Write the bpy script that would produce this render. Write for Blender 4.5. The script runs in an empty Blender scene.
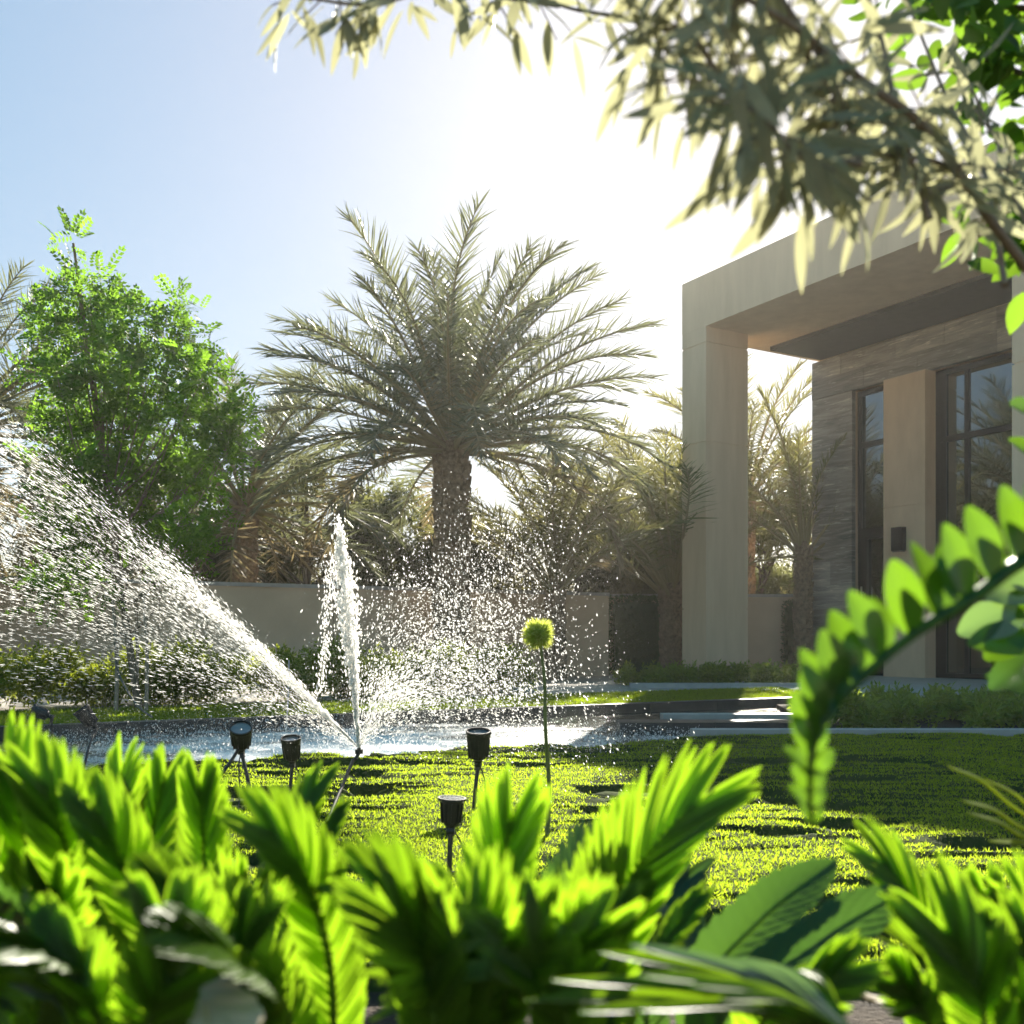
import bpy, math, random
import numpy as np
from mathutils import Vector

R = math.radians
rng = np.random.default_rng(7)
random.seed(7)
scene = bpy.context.scene
col = scene.collection

# ------------------------------------------------------------------ camera, sky, sun, exposure
H, F, HY = 0.70, 1024.0, 640.0          # eye height, focal length in pixels, horizon row
SUN_EL, SUN_AZ = 28.5, 13.5             # azimuth: degrees from +Y (forward) towards +X

cam_d = bpy.data.cameras.new('camera')
cam_d.sensor_width = 36; cam_d.lens = 36
cam_d.shift_y = (HY-512)/1024
cam_d.clip_start = 0.02; cam_d.clip_end = 5000
cam_d.dof.use_dof = True; cam_d.dof.focus_distance = 6.0; cam_d.dof.aperture_fstop = 5.0
cam = bpy.data.objects.new('camera', cam_d); col.objects.link(cam)
cam.location = (0, 0, H); cam.rotation_euler = (R(90), 0, 0)
scene.camera = cam

world = bpy.data.worlds.new('World'); scene.world = world; world.use_nodes = True
wn = world.node_tree; bg = wn.nodes['Background']
sky = wn.nodes.new('ShaderNodeTexSky'); sky.sky_type = 'NISHITA'; sky.sun_disc = False
sky.sun_elevation = R(SUN_EL); sky.sun_rotation = R(SUN_AZ)
sky.air_density = 1.0; sky.dust_density = 0.6; sky.ozone_density = 1.5
hs = wn.nodes.new('ShaderNodeHueSaturation'); hs.inputs['Saturation'].default_value = 1.5; hs.inputs['Hue'].default_value = .504
gm = wn.nodes.new('ShaderNodeGamma'); gm.inputs['Gamma'].default_value = 0.42      # soft hazy sky: flatter from the sun side to the far side
wn.links.new(sky.outputs[0], hs.inputs['Color']); wn.links.new(hs.outputs[0], gm.inputs[0])
wn.links.new(gm.outputs[0], bg.inputs[0]); bg.inputs[1].default_value = 0.1

sun_d = bpy.data.lights.new('sun', 'SUN'); sun_d.energy = 5.0; sun_d.angle = R(0.5); sun_d.color = (1.0, 0.93, 0.80)
sun = bpy.data.objects.new('sun', sun_d); col.objects.link(sun)
sdir = Vector((math.sin(R(SUN_AZ))*math.cos(R(SUN_EL)), math.cos(R(SUN_AZ))*math.cos(R(SUN_EL)), math.sin(R(SUN_EL))))
sun.rotation_euler = sdir.to_track_quat('Z', 'Y').to_euler()

vs = scene.view_settings
vs.view_transform = 'Standard'; vs.look = 'None'; vs.exposure = 2.0; vs.gamma = 1
vs.use_curve_mapping = False
scene.cycles.max_bounces = 8; scene.cycles.transparent_max_bounces = 8
scene.cycles.caustics_reflective = False; scene.cycles.caustics_refractive = False

# ------------------------------------------------------------------ helpers
def P(px, py, Y):
    return np.array([(px-512)/F*Y, Y, H-(py-HY)/F*Y])

class MB:
    def __init__(s): s.v = []; s.f = []; s.n = 0
    def add(s, V, Fc, mi=0):
        V = np.asarray(V, float).reshape(-1, 3); Fc = np.asarray(Fc, int)
        s.v.append(V); s.f.append((Fc + s.n, mi)); s.n += len(V)
    def build(s, name, mats, parent=None, smooth=False, link=True):
        if not isinstance(mats, (list, tuple)): mats = [mats]
        me = bpy.data.meshes.new(name)
        V = np.concatenate(s.v)
        tot = [np.full(len(f), f.shape[1]) for f, m in s.f]
        mi = np.concatenate([np.full(len(f), m) for f, m in s.f])
        loops = np.concatenate([f.ravel() for f, m in s.f]); tot = np.concatenate(tot)
        starts = np.concatenate([[0], np.cumsum(tot)[:-1]])
        me.vertices.add(len(V)); me.vertices.foreach_set('co', V.astype(np.float32).ravel())
        me.loops.add(len(loops)); me.loops.foreach_set('vertex_index', loops.astype(np.int32))
        me.polygons.add(len(tot)); me.polygons.foreach_set('loop_start', starts.astype(np.int32))
        me.polygons.foreach_set('material_index', mi.astype(np.int32))
        me.polygons.foreach_set('use_smooth', np.full(len(tot), smooth))
        for m in mats: me.materials.append(m)
        me.update(calc_edges=True); me.validate()
        o = bpy.data.objects.new(name, me)
        if link: col.objects.link(o)
        if parent is not None: o.parent = parent
        return o

def tag(o, label=None, cat=None, group=None, kind=None):
    if label: o['label'] = label
    if cat: o['category'] = cat
    if group: o['group'] = group
    if kind: o['kind'] = kind
    return o

def empty(name, loc=(0, 0, 0), rz=0):
    o = bpy.data.objects.new(name, None); col.objects.link(o)
    o.location = loc; o.rotation_euler = (0, 0, rz); o.empty_display_size = 0.1
    return o

BOXF = [[0, 3, 2, 1], [4, 5, 6, 7], [0, 1, 5, 4], [1, 2, 6, 5], [2, 3, 7, 6], [3, 0, 4, 7]]
def box(mb, x0, x1, y0, y1, z0, z1, xf=None, mi=0):
    V = np.array([[x0, y0, z0], [x1, y0, z0], [x1, y1, z0], [x0, y1, z0], [x0, y0, z1], [x1, y0, z1], [x1, y1, z1], [x0, y1, z1]], float)
    if xf is not None: V = xf(V)
    mb.add(V, BOXF, mi)

def prism(mb, poly, z0, z1, mi=0):
    n = len(poly); p = np.array(poly, float)
    V = np.concatenate([np.c_[p, np.full(n, z0)], np.c_[p, np.full(n, z1)]])
    mb.add(V, [list(range(n, 2*n))], mi)
    mb.add(V, [[i, (i+1) % n, n+(i+1) % n, n+i] for i in range(n)], mi)

def norm(a): return a/np.maximum(np.linalg.norm(a, axis=-1, keepdims=True), 1e-9)

def spline(pts, n):
    p = np.array(pts, float)
    if len(p) == 2: return p[0]+(p[1]-p[0])*np.linspace(0, 1, n)[:, None]
    q = np.concatenate([[2*p[0]-p[1]], p, [2*p[-1]-p[-2]]])
    out = []
    for u in np.linspace(0, len(p)-1-1e-9, n):
        i = int(u); t = u-i; a, b, c, d = q[i:i+4]
        out.append(0.5*((2*b)+(-a+c)*t+(2*a-5*b+4*c-d)*t*t+(-a+3*b-3*c+d)*t**3))
    return np.array(out)

def tube(mb, pts, rad, n=8, mi=0, caps=True):
    p = np.array(pts, float); m = len(p); rad = np.broadcast_to(np.asarray(rad, float), (m,))
    t = norm(np.gradient(p, axis=0)); ref = np.array([0, 0, 1.]) if abs(t[0][2]) < .9 else np.array([1., 0, 0])
    a = norm(np.cross(t, ref)); b = np.cross(t, a)
    th = np.linspace(0, 2*np.pi, n, endpoint=False)
    V = p[:, None]+rad[:, None, None]*(a[:, None]*np.cos(th)[None, :, None]+b[:, None]*np.sin(th)[None, :, None])
    i = np.arange(m-1)[:, None]*n; j = np.arange(n)[None]; k = (j+1) % n
    Fq = np.stack([i+j, i+k, i+n+k, i+n+j], -1).reshape(-1, 4)
    mb.add(V.reshape(-1, 3), Fq, mi)
    if caps:
        mb.add(V[0], [list(range(n))], mi); mb.add(V[-1], [list(range(n-1, -1, -1))], mi)

def lathe(mb, prof, n=20, xf=None, mi=0):
    pr = np.array(prof, float); m = len(pr); th = np.linspace(0, 2*np.pi, n, endpoint=False)
    V = np.stack([pr[:, None, 0]*np.cos(th), pr[:, None, 0]*np.sin(th), np.repeat(pr[:, 1:], n, 1)], -1).reshape(-1, 3)
    if xf is not None: V = xf(V)
    i = np.arange(m-1)[:, None]*n; j = np.arange(n)[None]; k = (j+1) % n
    mb.add(V, np.stack([i+j, i+k, i+n+k, i+n+j], -1).reshape(-1, 4), mi)

def basis(d, roll=None, up=None):
    """columns: x along d, y side, z normal"""
    d = norm(np.asarray(d, float)); N = len(d)
    if up is None: up = np.tile([0, 0, 1.], (N, 1))
    up = np.where(np.abs((d*norm(up)).sum(1, keepdims=True)) > .97, np.array([[1., 0.1, 0]]), up)
    y = norm(np.cross(up, d)); z = np.cross(d, y)
    if roll is not None:
        c, s = np.cos(roll)[:, None], np.sin(roll)[:, None]
        y, z = y*c+z*s, -y*s+z*c
    return np.stack([d, y, z], -1)

def scatter(mb, tv, tfs, M, T, S, mi=0):
    """copies of a template; tfs: list of face arrays"""
    tv = np.asarray(tv, float); N = len(T); S = np.asarray(S, float)
    if S.ndim == 1: S = S[:, None]
    S = np.broadcast_to(S, (N, 3))
    V = np.einsum('nij,nkj->nki', M, tv[None]*S[:, None, :])+T[:, None]
    off = (np.arange(N)*len(tv))[:, None, None]
    base = mb.n; mb.v.append(V.reshape(-1, 3)); mb.n += N*len(tv)
    for f in tfs:
        f = np.asarray(f); mb.f.append(((f[None]+off).reshape(-1, f.shape[1])+base, mi))

# leaf templates (along +x, length 1)
def leaf_tpl(w, fold=.25, bend=.15, n=5):
    xs = np.linspace(0, 1, n+2)[1:-1]; v = [[0, 0, 0]]
    for x in xs:
        k = math.sin(math.pi*x**.85)**.8; z = -bend*x*x
        v += [[x, w*k, z+fold*w*k], [x, 0, z], [x, -w*k, z+fold*w*k]]
    v += [[1, 0, -bend]]; e = len(v)-1; t = [[0, 2, 1], [0, 3, 2], [e-3, e-2, e], [e-2, e-1, e]]
    q = [[1+3*i+a, 2+3*i+a, 5+3*i+a, 4+3*i+a] for i in range(n-1) for a in (0, 1)]
    return np.array(v), [np.array(t), np.array(q)]
KITE = (np.array([[0, 0, 0], [.4, .5, .06], [1, 0, -.08], [.4, -.5, .06]]), [np.array([[0, 3, 2, 1]])])
ICO_v = np.array([[1, 0, 0], [-1, 0, 0], [0, 1, 0], [0, -1, 0], [0, 0, 1], [0, 0, -1.]])
ICO_f = [np.array([[0, 2, 4], [2, 1, 4], [1, 3, 4], [3, 0, 4], [2, 0, 5], [1, 2, 5], [3, 1, 5], [0, 3, 5]])]

def rand_dirs(n, r=rng):
    return norm(r.normal(size=(n, 3)))

# ------------------------------------------------------------------ materials
def nmat(name):
    m = bpy.data.materials.new(name); m.use_nodes = True
    return m, m.node_tree, m.node_tree.nodes['Principled BSDF']

def ramp(nt, fac, stops):
    r = nt.nodes.new('ShaderNodeValToRGB'); e = r.color_ramp.elements
    while len(e) < len(stops): e.new(.5)
    for el, (p, c) in zip(e, stops): el.position = p; el.color = (*c, 1)
    nt.links.new(fac, r.inputs[0]); return r.outputs[0]

def noise(nt, scale, detail=4, rough=.55, vec=None, mapscale=None, coord='Object', rot=None):
    t = nt.nodes.new('ShaderNodeTexNoise'); t.inputs['Scale'].default_value = scale
    t.inputs['Detail'].default_value = detail; t.inputs['Roughness'].default_value = rough
    tc = nt.nodes.new('ShaderNodeTexCoord'); v = tc.outputs[coord]
    if mapscale or rot:
        mp = nt.nodes.new('ShaderNodeMapping')
        if mapscale: mp.inputs['Scale'].default_value = mapscale
        if rot: mp.inputs['Rotation'].default_value = rot
        nt.links.new(v, mp.inputs[0]); v = mp.outputs[0]
    nt.links.new(v, t.inputs[0]); return t.outputs['Fac']

def bump(nt, b, h, strength=.3, dist=.02):
    n = nt.nodes.new('ShaderNodeBump'); n.inputs['Strength'].default_value = strength; n.inputs['Distance'].default_value = dist
    nt.links.new(h, n.inputs['Height']); nt.links.new(n.outputs[0], b.inputs['Normal'])

def surf(name, c1, c2, scale=8, rough=.8, bstr=.25, bdist=.01, mapscale=None, spec=.3, detail=5, metallic=0):
    m, nt, b = nmat(name)
    f = noise(nt, scale, detail, .6, mapscale=mapscale)
    nt.links.new(ramp(nt, f, [(.3, c1), (.7, c2)]), b.inputs['Base Color'])
    b.inputs['Roughness'].default_value = rough; b.inputs['Specular IOR Level'].default_value = spec
    b.inputs['Metallic'].default_value = metallic
    if bstr: bump(nt, b, noise(nt, scale*6, 4, mapscale=mapscale), bstr, bdist)
    return m

def leafmat(name, c1, c2, tr, tmix=.5, rough=.45, spec=.4, veins=None):
    """c1..c2 reflected colours over leaves (random per leaf), tr: light coming through"""
    m, nt, b = nmat(name)
    g = nt.nodes.new('ShaderNodeNewGeometry'); oi = nt.nodes.new('ShaderNodeObjectInfo')
    ad = nt.nodes.new('ShaderNodeMath'); ad.operation = 'ADD'
    nt.links.new(g.outputs['Random Per Island'], ad.inputs[0]); nt.links.new(oi.outputs['Random'], ad.inputs[1])
    fr = nt.nodes.new('ShaderNodeMath'); fr.operation = 'FRACT'; nt.links.new(ad.outputs[0], fr.inputs[0])
    c = ramp(nt, fr.outputs[0], [(0, c1), (1, c2)])
    nt.links.new(c, b.inputs['Base Color'])
    b.inputs['Roughness'].default_value = rough; b.inputs['Specular IOR Level'].default_value = spec
    t = nt.nodes.new('ShaderNodeBsdfTranslucent')
    k = .75
    tc = ramp(nt, fr.outputs[0], [(0, tuple(x*k for x in tr)), (1, tuple(min(x*1.2, .95) for x in tr))])
    nt.links.new(tc, t.inputs[0])
    mx = nt.nodes.new('ShaderNodeMixShader'); mx.inputs[0].default_value = tmix
    nt.links.new(b.outputs[0], mx.inputs[1]); nt.links.new(t.outputs[0], mx.inputs[2])
    nt.links.new(mx.outputs[0], nt.nodes['Material Output'].inputs[0])
    if veins:
        bump(nt, b, noise(nt, veins, 3), .2, .003)
    return m

M = {}
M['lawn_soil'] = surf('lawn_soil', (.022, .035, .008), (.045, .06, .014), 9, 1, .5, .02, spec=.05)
M['grass'] = leafmat('grass_blade', (.085, .145, .012), (.125, .18, .016), (.40, .53, .024), .6, .6, .12)
M['earth'] = surf('bounce_sand', (.42, .335, .235), (.52, .42, .30), 3, .95, .5, .03)  # pale tone chosen so the unseen ground bounces warm light at the house
M['mulch'] = surf('mulch', (.018, .013, .009), (.06, .043, .028), 14, .95, .8, .03)
M['plaster'] = surf('plaster', (.62, .465, .315), (.71, .545, .375), 1.6, .85, .12, .004, mapscale=(2.2, 2.2, .35))
M['pillar_stone'] = surf('pillar_stone', (.60, .435, .285), (.71, .53, .355), 2.2, .8, .12, .004, mapscale=(1.5, 1.5, .5))
M['boundary_plaster'] = surf('boundary_plaster', (.50, .375, .26), (.60, .455, .32), 1.3, .9, .12, .006)
M['paving'] = surf('paving', (.30, .27, .235), (.38, .345, .30), 2.5, .8, .1, .004)
M['patio'] = surf('patio', (.42, .39, .35), (.50, .465, .42), 2.0, .6, .08, .003)
M['kerb'] = surf('kerb_stone', (.30, .285, .26), (.40, .38, .35), 5, .6, .15, .004)
M['dark_kerb'] = surf('dark_stone', (.03, .03, .028), (.06, .058, .054), 5, .35, .15, .004)
M['black'] = surf('black_metal', (.010, .010, .010), (.018, .018, .017), 20, .42, .05, .001, spec=.5)
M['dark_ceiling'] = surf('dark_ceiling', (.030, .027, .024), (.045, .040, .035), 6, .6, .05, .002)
M['frame'] = surf('window_frame', (.014, .013, .012), (.022, .020, .018), 10, .4, .03, .001, spec=.5)
M['steel'] = surf('steel', (.5, .5, .5), (.6, .6, .6), 20, .3, 0, metallic=1)
M['bark'] = surf('bark', (.06, .045, .032), (.14, .11, .08), 9, .95, .8, .02, mapscale=(1, 1, .3))
M['grey_bark'] = surf('grey_bark', (.13, .10, .065), (.22, .175, .12), 12, .9, .6, .01, mapscale=(1, 1, .3))
M['palm_trunk'] = surf('palm_trunk', (.13, .092, .06), (.34, .25, .165), 14, .95, .7, .02)
M['stake'] = surf('stake_wood', (.24, .19, .13), (.36, .29, .21), 14, .85, .3, .004, mapscale=(1, 1, .15))
M['hose'] = surf('hose', (.10, .085, .07), (.16, .14, .11), 20, .6, 0)
M['palm'] = leafmat('palm_leaflet', (.085, .10, .062), (.15, .165, .105), (.17, .185, .08), .38, .42, .5)
M['palm_young'] = leafmat('palm_leaflet_young', (.085, .095, .035), (.14, .145, .060), (.24, .23, .065), .42, .45, .45)
M['palm_dry'] = leafmat('palm_leaflet_dry', (.15, .12, .07), (.22, .18, .11), (.23, .18, .085), .4, .6, .3)
M['rachis'] = surf('rachis', (.20, .17, .08), (.27, .22, .11), 6, .5, 0)
M['tree'] = leafmat('tree_leaf', (.026, .08, .010), (.05, .125, .010), (.20, .38, .025), .56, .55, .15)
M['bgtree'] = leafmat('dusty_tree_leaf', (.050, .055, .026), (.085, .085, .042), (.15, .14, .045), .4, .6, .25)
M['bgtree2'] = leafmat('pale_tree_leaf', (.07, .085, .030), (.12, .13, .055), (.23, .24, .07), .42, .6, .25)
M['hedge'] = leafmat('hedge_leaf', (.060, .11, .012), (.13, .17, .022), (.46, .54, .04), .52, .45, .35)
M['hedge_dark'] = leafmat('clipped_hedge_leaf', (.020, .045, .010), (.040, .070, .016), (.09, .15, .02), .35, .5, .3)
M['bed'] = leafmat('bed_leaf', (.055, .11, .018), (.11, .16, .03), (.42, .52, .06), .5, .4, .4)
M['olive'] = leafmat('olive_leaf', (.22, .215, .14), (.33, .315, .22), (.33, .33, .18), .5, .45, .4)
M['olive_wood'] = surf('olive_wood', (.15, .12, .09), (.26, .215, .165), 30, .9, .5, .003)
M['broad'] = leafmat('broad_leaf', (.03, .075, .012), (.05, .11, .018), (.17, .31, .02), .46, .4, .4)
M['fore'] = leafmat('pleated_leaf', (.05, .11, .005), (.08, .145, .008), (.235, .405, .012), .62, .38, .35)
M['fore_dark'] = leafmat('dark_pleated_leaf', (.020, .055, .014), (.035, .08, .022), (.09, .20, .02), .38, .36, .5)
M['fore_rib'] = surf('leaf_rib', (.09, .16, .02), (.13, .21, .03), 10, .5, 0)
M['straw'] = leafmat('straw_leaf', (.55, .47, .36), (.68, .60, .48), (.55, .46, .33), .4, .55, .3)
M['zz'] = leafmat('glossy_leaflet', (.022, .065, .006), (.04, .095, .01), (.14, .28, .012), .42, .25, .5)
M['grey_leaf'] = leafmat('grey_green_leaf', (.11, .15, .10), (.17, .21, .15), (.20, .34, .06), .35, .35, .5)
M['puff'] = leafmat('puff_floret', (.34, .42, .06), (.46, .52, .10), (.66, .72, .14), .5, .6, .2)
M['stem'] = surf('green_stem', (.12, .15, .05), (.17, .20, .08), 20, .5, 0)

def water_mat():
    m, nt, b = nmat('pond_water')
    b.inputs['Roughness'].default_value = .06; b.inputs['IOR'].default_value = 1.33
    big = noise(nt, 3.2, 3, .6); fine = noise(nt, 26, 3, .6)
    a = nt.nodes.new('ShaderNodeMath'); a.operation = 'MULTIPLY_ADD'; a.inputs[1].default_value = .45
    nt.links.new(fine, a.inputs[0]); nt.links.new(big, a.inputs[2])
    bump(nt, b, a.outputs[0], .55, .05)
    # foam: bubbles lying on the water round the place where the spray falls
    f = noise(nt, 42, 4, .75); g = noise(nt, 1.6, 3, .6, mapscale=(1, 1.5, 1))
    tc = nt.nodes.new('ShaderNodeTexCoord'); ln = nt.nodes.new('ShaderNodeVectorMath'); ln.operation = 'DISTANCE'
    ln.inputs[1].default_value = (-1.0, 7.0, 0)
    nt.links.new(tc.outputs['Object'], ln.inputs[0])
    mr = nt.nodes.new('ShaderNodeMapRange'); mr.inputs['From Min'].default_value = .5; mr.inputs['From Max'].default_value = 4.6
    mr.inputs['To Min'].default_value = .36; mr.inputs['To Max'].default_value = -.25
    nt.links.new(ln.outputs['Value'], mr.inputs[0])
    s1 = nt.nodes.new('ShaderNodeMath'); s1.operation = 'ADD'; nt.links.new(f, s1.inputs[0]); nt.links.new(mr.outputs[0], s1.inputs[1])
    s2 = nt.nodes.new('ShaderNodeMath'); s2.operation = 'MULTIPLY_ADD'; s2.inputs[1].default_value = .6
    nt.links.new(g, s2.inputs[0]); nt.links.new(s1.outputs[0], s2.inputs[2])
    msk = ramp(nt, s2.outputs[0], [(.98, (0, 0, 0)), (1.0, (1, 1, 1))])
    r = nt.nodes[-1]; 
    ms = nt.nodes.new('ShaderNodeMapRange'); ms.inputs['From Min'].default_value = .88; ms.inputs['From Max'].default_value = 1.12
    nt.links.new(s2.outputs[0], ms.inputs[0])
    mixc = nt.nodes.new('ShaderNodeMix'); mixc.data_type = 'RGBA'
    mixc.inputs[6].default_value = (.035, .038, .034, 1); mixc.inputs[7].default_value = (.78, .78, .76, 1)
    nt.links.new(ms.outputs[0], mixc.inputs[0]); nt.links.new(mixc.outputs[2], b.inputs['Base Color'])
    rr = nt.nodes.new('ShaderNodeMapRange'); rr.inputs['To Min'].default_value = .06; rr.inputs['To Max'].default_value = .7
    nt.links.new(ms.outputs[0], rr.inputs[0]); nt.links.new(rr.outputs[0], b.inputs['Roughness'])
    return m
M['water'] = water_mat()

def drop_mat():
    m, nt, b = nmat('water_drop')
    b.inputs['Base Color'].default_value = (.86, .86, .84, 1); b.inputs['Roughness'].default_value = .12  # near-white body colour stands in for sunlight refracted by the backlit drops
    t = nt.nodes.new('ShaderNodeBsdfTranslucent'); t.inputs[0].default_value = (.98, .97, .95, 1)
    mx = nt.nodes.new('ShaderNodeMixShader'); mx.inputs[0].default_value = .72
    tp = nt.nodes.new('ShaderNodeBsdfTransparent')
    mx2 = nt.nodes.new('ShaderNodeMixShader'); mx2.inputs[0].default_value = .3
    nt.links.new(b.outputs[0], mx.inputs[1]); nt.links.new(t.outputs[0], mx.inputs[2])
    nt.links.new(mx.outputs[0], mx2.inputs[1]); nt.links.new(tp.outputs[0], mx2.inputs[2])
    nt.links.new(mx2.outputs[0], nt.nodes['Material Output'].inputs[0])
    return m
M['drop'] = drop_mat()

def glass_mat(name, c, ior):
    m, nt, b = nmat(name)
    b.inputs['Base Color'].default_value = (*c, 1); b.inputs['Roughness'].default_value = .02
    b.inputs['IOR'].default_value = ior; b.inputs['Coat Weight'].default_value = .5; b.inputs['Coat Roughness'].default_value = .01
    bump(nt, b, noise(nt, .7, 2), .03, .02)
    return m
M['glass'] = glass_mat('window_glass', (.020, .024, .018), 2.3)
M['lens'] = glass_mat('lamp_lens', (.16, .17, .17), 1.5)

def stone_mat():
    m, nt, b = nmat('striated_stone')
    # veins run along the courses; the courses are blocks of differing tone
    tc = nt.nodes.new('ShaderNodeTexCoord')
    def mapped(scale):
        mp = nt.nodes.new('ShaderNodeMapping'); mp.inputs['Scale'].default_value = scale
        mp.inputs['Rotation'].default_value = (0, 0, 0); nt.links.new(tc.outputs['Object'], mp.inputs[0]); return mp.outputs[0]
    n1 = nt.nodes.new('ShaderNodeTexNoise'); n1.inputs['Scale'].default_value = 1; n1.inputs['Detail'].default_value = 6; n1.inputs['Roughness'].default_value = .65
    n1.inputs['Distortion'].default_value = .8
    nt.links.new(mapped((1.1, 1.1, 11)), n1.inputs[0])
    n2 = nt.nodes.new('ShaderNodeTexNoise'); n2.inputs['Scale'].default_value = 1; n2.inputs['Detail'].default_value = 5; n2.inputs['Distortion'].default_value = 1.2
    nt.links.new(mapped((2.4, 2.4, 34)), n2.inputs[0])
    basec = ramp(nt, n1.outputs['Fac'], [(.3, (.15, .14, .13)), (.52, (.29, .26, .225)), (.72, (.45, .40, .34))])
    vein = ramp(nt, n2.outputs['Fac'], [(.60, (0, 0, 0)), (.68, (1, 1, 1))])
    mx = nt.nodes.new('ShaderNodeMix'); mx.data_type = 'RGBA'; nt.links.new(vein, mx.inputs[0])
    nt.links.new(basec, mx.inputs[6]); mx.inputs[7].default_value = (.62, .56, .48, 1)
    # per slab tone
    g = nt.nodes.new('ShaderNodeNewGeometry')
    hs = nt.nodes.new('ShaderNodeHueSaturation'); hs.inputs['Saturation'].default_value = 1
    mr = nt.nodes.new('ShaderNodeMapRange'); mr.inputs['To Min'].default_value = .7; mr.inputs['To Max'].default_value = 1.3
    nt.links.new(g.outputs['Random Per Island'], mr.inputs[0]); nt.links.new(mr.outputs[0], hs.inputs['Value'])
    nt.links.new(mx.outputs[2], hs.inputs['Color']); nt.links.new(hs.outputs[0], b.inputs['Base Color'])
    b.inputs['Roughness'].default_value = .62
    bump(nt, b, n2.outputs['Fac'], .5, .01)
    return m
M['stone'] = stone_mat()

# ------------------------------------------------------------------ ground, pond, paving
def struct(name, mb, mat):
    o = mb.build(name, mat); o['kind'] = 'structure'; return o
near = lambda x: 6.66+.48*x            # lawn side of the pond
far = lambda x: 10.15+.56*x            # far rim of the pond
strip = lambda x: 12.8+.57*x           # far edge of the narrow lawn

mb = MB(); mb.add([[-110, -40, -.3], [110, -40, -.3], [110, 150, -.3], [-110, 150, -.3]], [[0, 1, 2, 3]])
struct('ground', mb, M['earth'])
mb = MB(); mb.add([[-16, -2, -.075], [14, -2, -.075], [14, 18, -.075], [-16, 18, -.075]], [[0, 1, 2, 3]])
struct('pond_water', mb, M['water'])
mb = MB(); prism(mb, [(-9, -3), (9, -3), (9, 2.5), (-9, 2.5)], -.25, -.03)
struct('garden_soil', mb, M['mulch'])

# lawn: cushions of dense low grass parted by dark creases
def vnoise(x, y, seed):
    r = np.random.default_rng(seed); out = 0; amp = 1; tot = 0
    for k in range(4):
        g = r.random((64, 64)); xx, yy = x % 64, y % 64
        i, j = np.floor(xx).astype(int), np.floor(yy).astype(int); u, v = xx-i, yy-j
        u, v = u*u*(3-2*u), v*v*(3-2*v); i2, j2 = (i+1) % 64, (j+1) % 64
        out = out+amp*((g[i, j]*(1-u)+g[i2, j]*u)*(1-v)+(g[i, j2]*(1-u)+g[i2, j2]*u)*v); tot += amp
        amp *= .5; x, y = x*2, y*2
    return out/tot
_cr = np.random.default_rng(11)
cells = np.c_[_cr.uniform(-9, 10, 1000), _cr.uniform(1.8, 8.2, 1000)]
cells_h = _cr.uniform(.55, 1, 1000)
def lawn_h(X, Y, want=False):
    sx, sy = .36, 2.2                     # cells stretched along X
    x = X+.35*(vnoise(X*1.3+9, Y*1.3+3, 1)-.5); y = Y+.22*(vnoise(X*1.1+20, Y*2+8, 2)-.5)+.10*(vnoise(X*4+20, Y*6+8, 6)-.5)
    out = np.zeros(X.shape); flat = out.ravel(); xf, yf = x.ravel(), y.ravel()
    for a in range(0, len(flat), 20000):
        d = np.sqrt(((xf[a:a+20000, None]-cells[None, :, 0])*sx)**2+((yf[a:a+20000, None]-cells[None, :, 1])*sy)**2)
        p = np.argpartition(d, 1, axis=1)[:, :2]; dd = np.take_along_axis(d, p, 1); dd.sort(1)
        e = dd[:, 1]-dd[:, 0]
        wk = vnoise(xf[a:a+20000]*.9, yf[a:a+20000]*.9, 5)     # some creases close up
        crease = np.clip(e/.09, 0, 1)**.5
        crease = 1-(1-crease)*np.clip((wk-.33)*7, 0.0, 1)
        flat[a:a+20000] = crease
    if want: return out
    return -.105+.115*out+.030*(vnoise(X*1.6, Y*2.4, 3)-.5)+.012*(vnoise(X*7, Y*9, 4)-.5)
gx = np.arange(-8, 9.001, .035); gy = np.concatenate([np.arange(2.05, 5, .016), np.arange(5, 7.6, .02)])
Xg, Yg = np.meshgrid(gx, gy)
lim = np.minimum(near(Xg), 7.45)
Yc = np.minimum(Yg, lim)
Zg = lawn_h(Xg, Yc)+.01
past = Yg > lim+.03
edge = np.clip((Yg-lim)/.03, 0, 1); Zg = np.where(edge > 0, -.2*edge+Zg*(1-edge), Zg)
Zg = np.where(Yg < 2.12, -.1, Zg)
mb = MB(); nx, ny = len(gx), len(gy)
idx = np.arange(nx*ny).reshape(ny, nx)
Fq = np.stack([idx[:-1, :-1], idx[:-1, 1:], idx[1:, 1:], idx[1:, :-1]], -1).reshape(-1, 4)
keep = ~(past[:-1, :-1] & past[:-1, 1:] & past[1:, 1:] & past[1:, :-1]).ravel()
mb.add(np.stack([Xg, Yc+np.clip(Yg-lim, 0, .05), Zg], -1).reshape(-1, 3), Fq[keep])
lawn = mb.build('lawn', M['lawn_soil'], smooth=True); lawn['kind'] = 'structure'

def blades(name, XY, Z, L, W, mat, tilt=.55, seed=3):
    r = np.random.default_rng(seed); N = len(XY)
    d = norm(np.c_[r.normal(0, tilt, N), r.normal(0, tilt, N), np.ones(N)])
    tv = np.array([[0, -.5, 0], [0, .5, 0], [.55, .42, .0], [.55, -.42, 0], [1, 0, .12]])
    Mx = basis(d, r.uniform(0, 6.28, N)); mb = MB()
    scatter(mb, tv, [np.array([[0, 1, 2, 3]]), np.array([[3, 2, 4]])], Mx, np.c_[XY, Z], np.c_[L, W, L])
    o = mb.build(name, mat); tag(o, kind='stuff'); return o
r = np.random.default_rng(21)
N = 330000
Yr = 2.15+(7.45-2.15)*r.random(N)**1.05
Xr = Yr*r.uniform(-.62, .62, N)
ok = (Yr < np.minimum(near(Xr), 7.45)-.01); Xr, Yr = Xr[ok], Yr[ok]
hz = lawn_h(Xr, Yr)+.004
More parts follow.
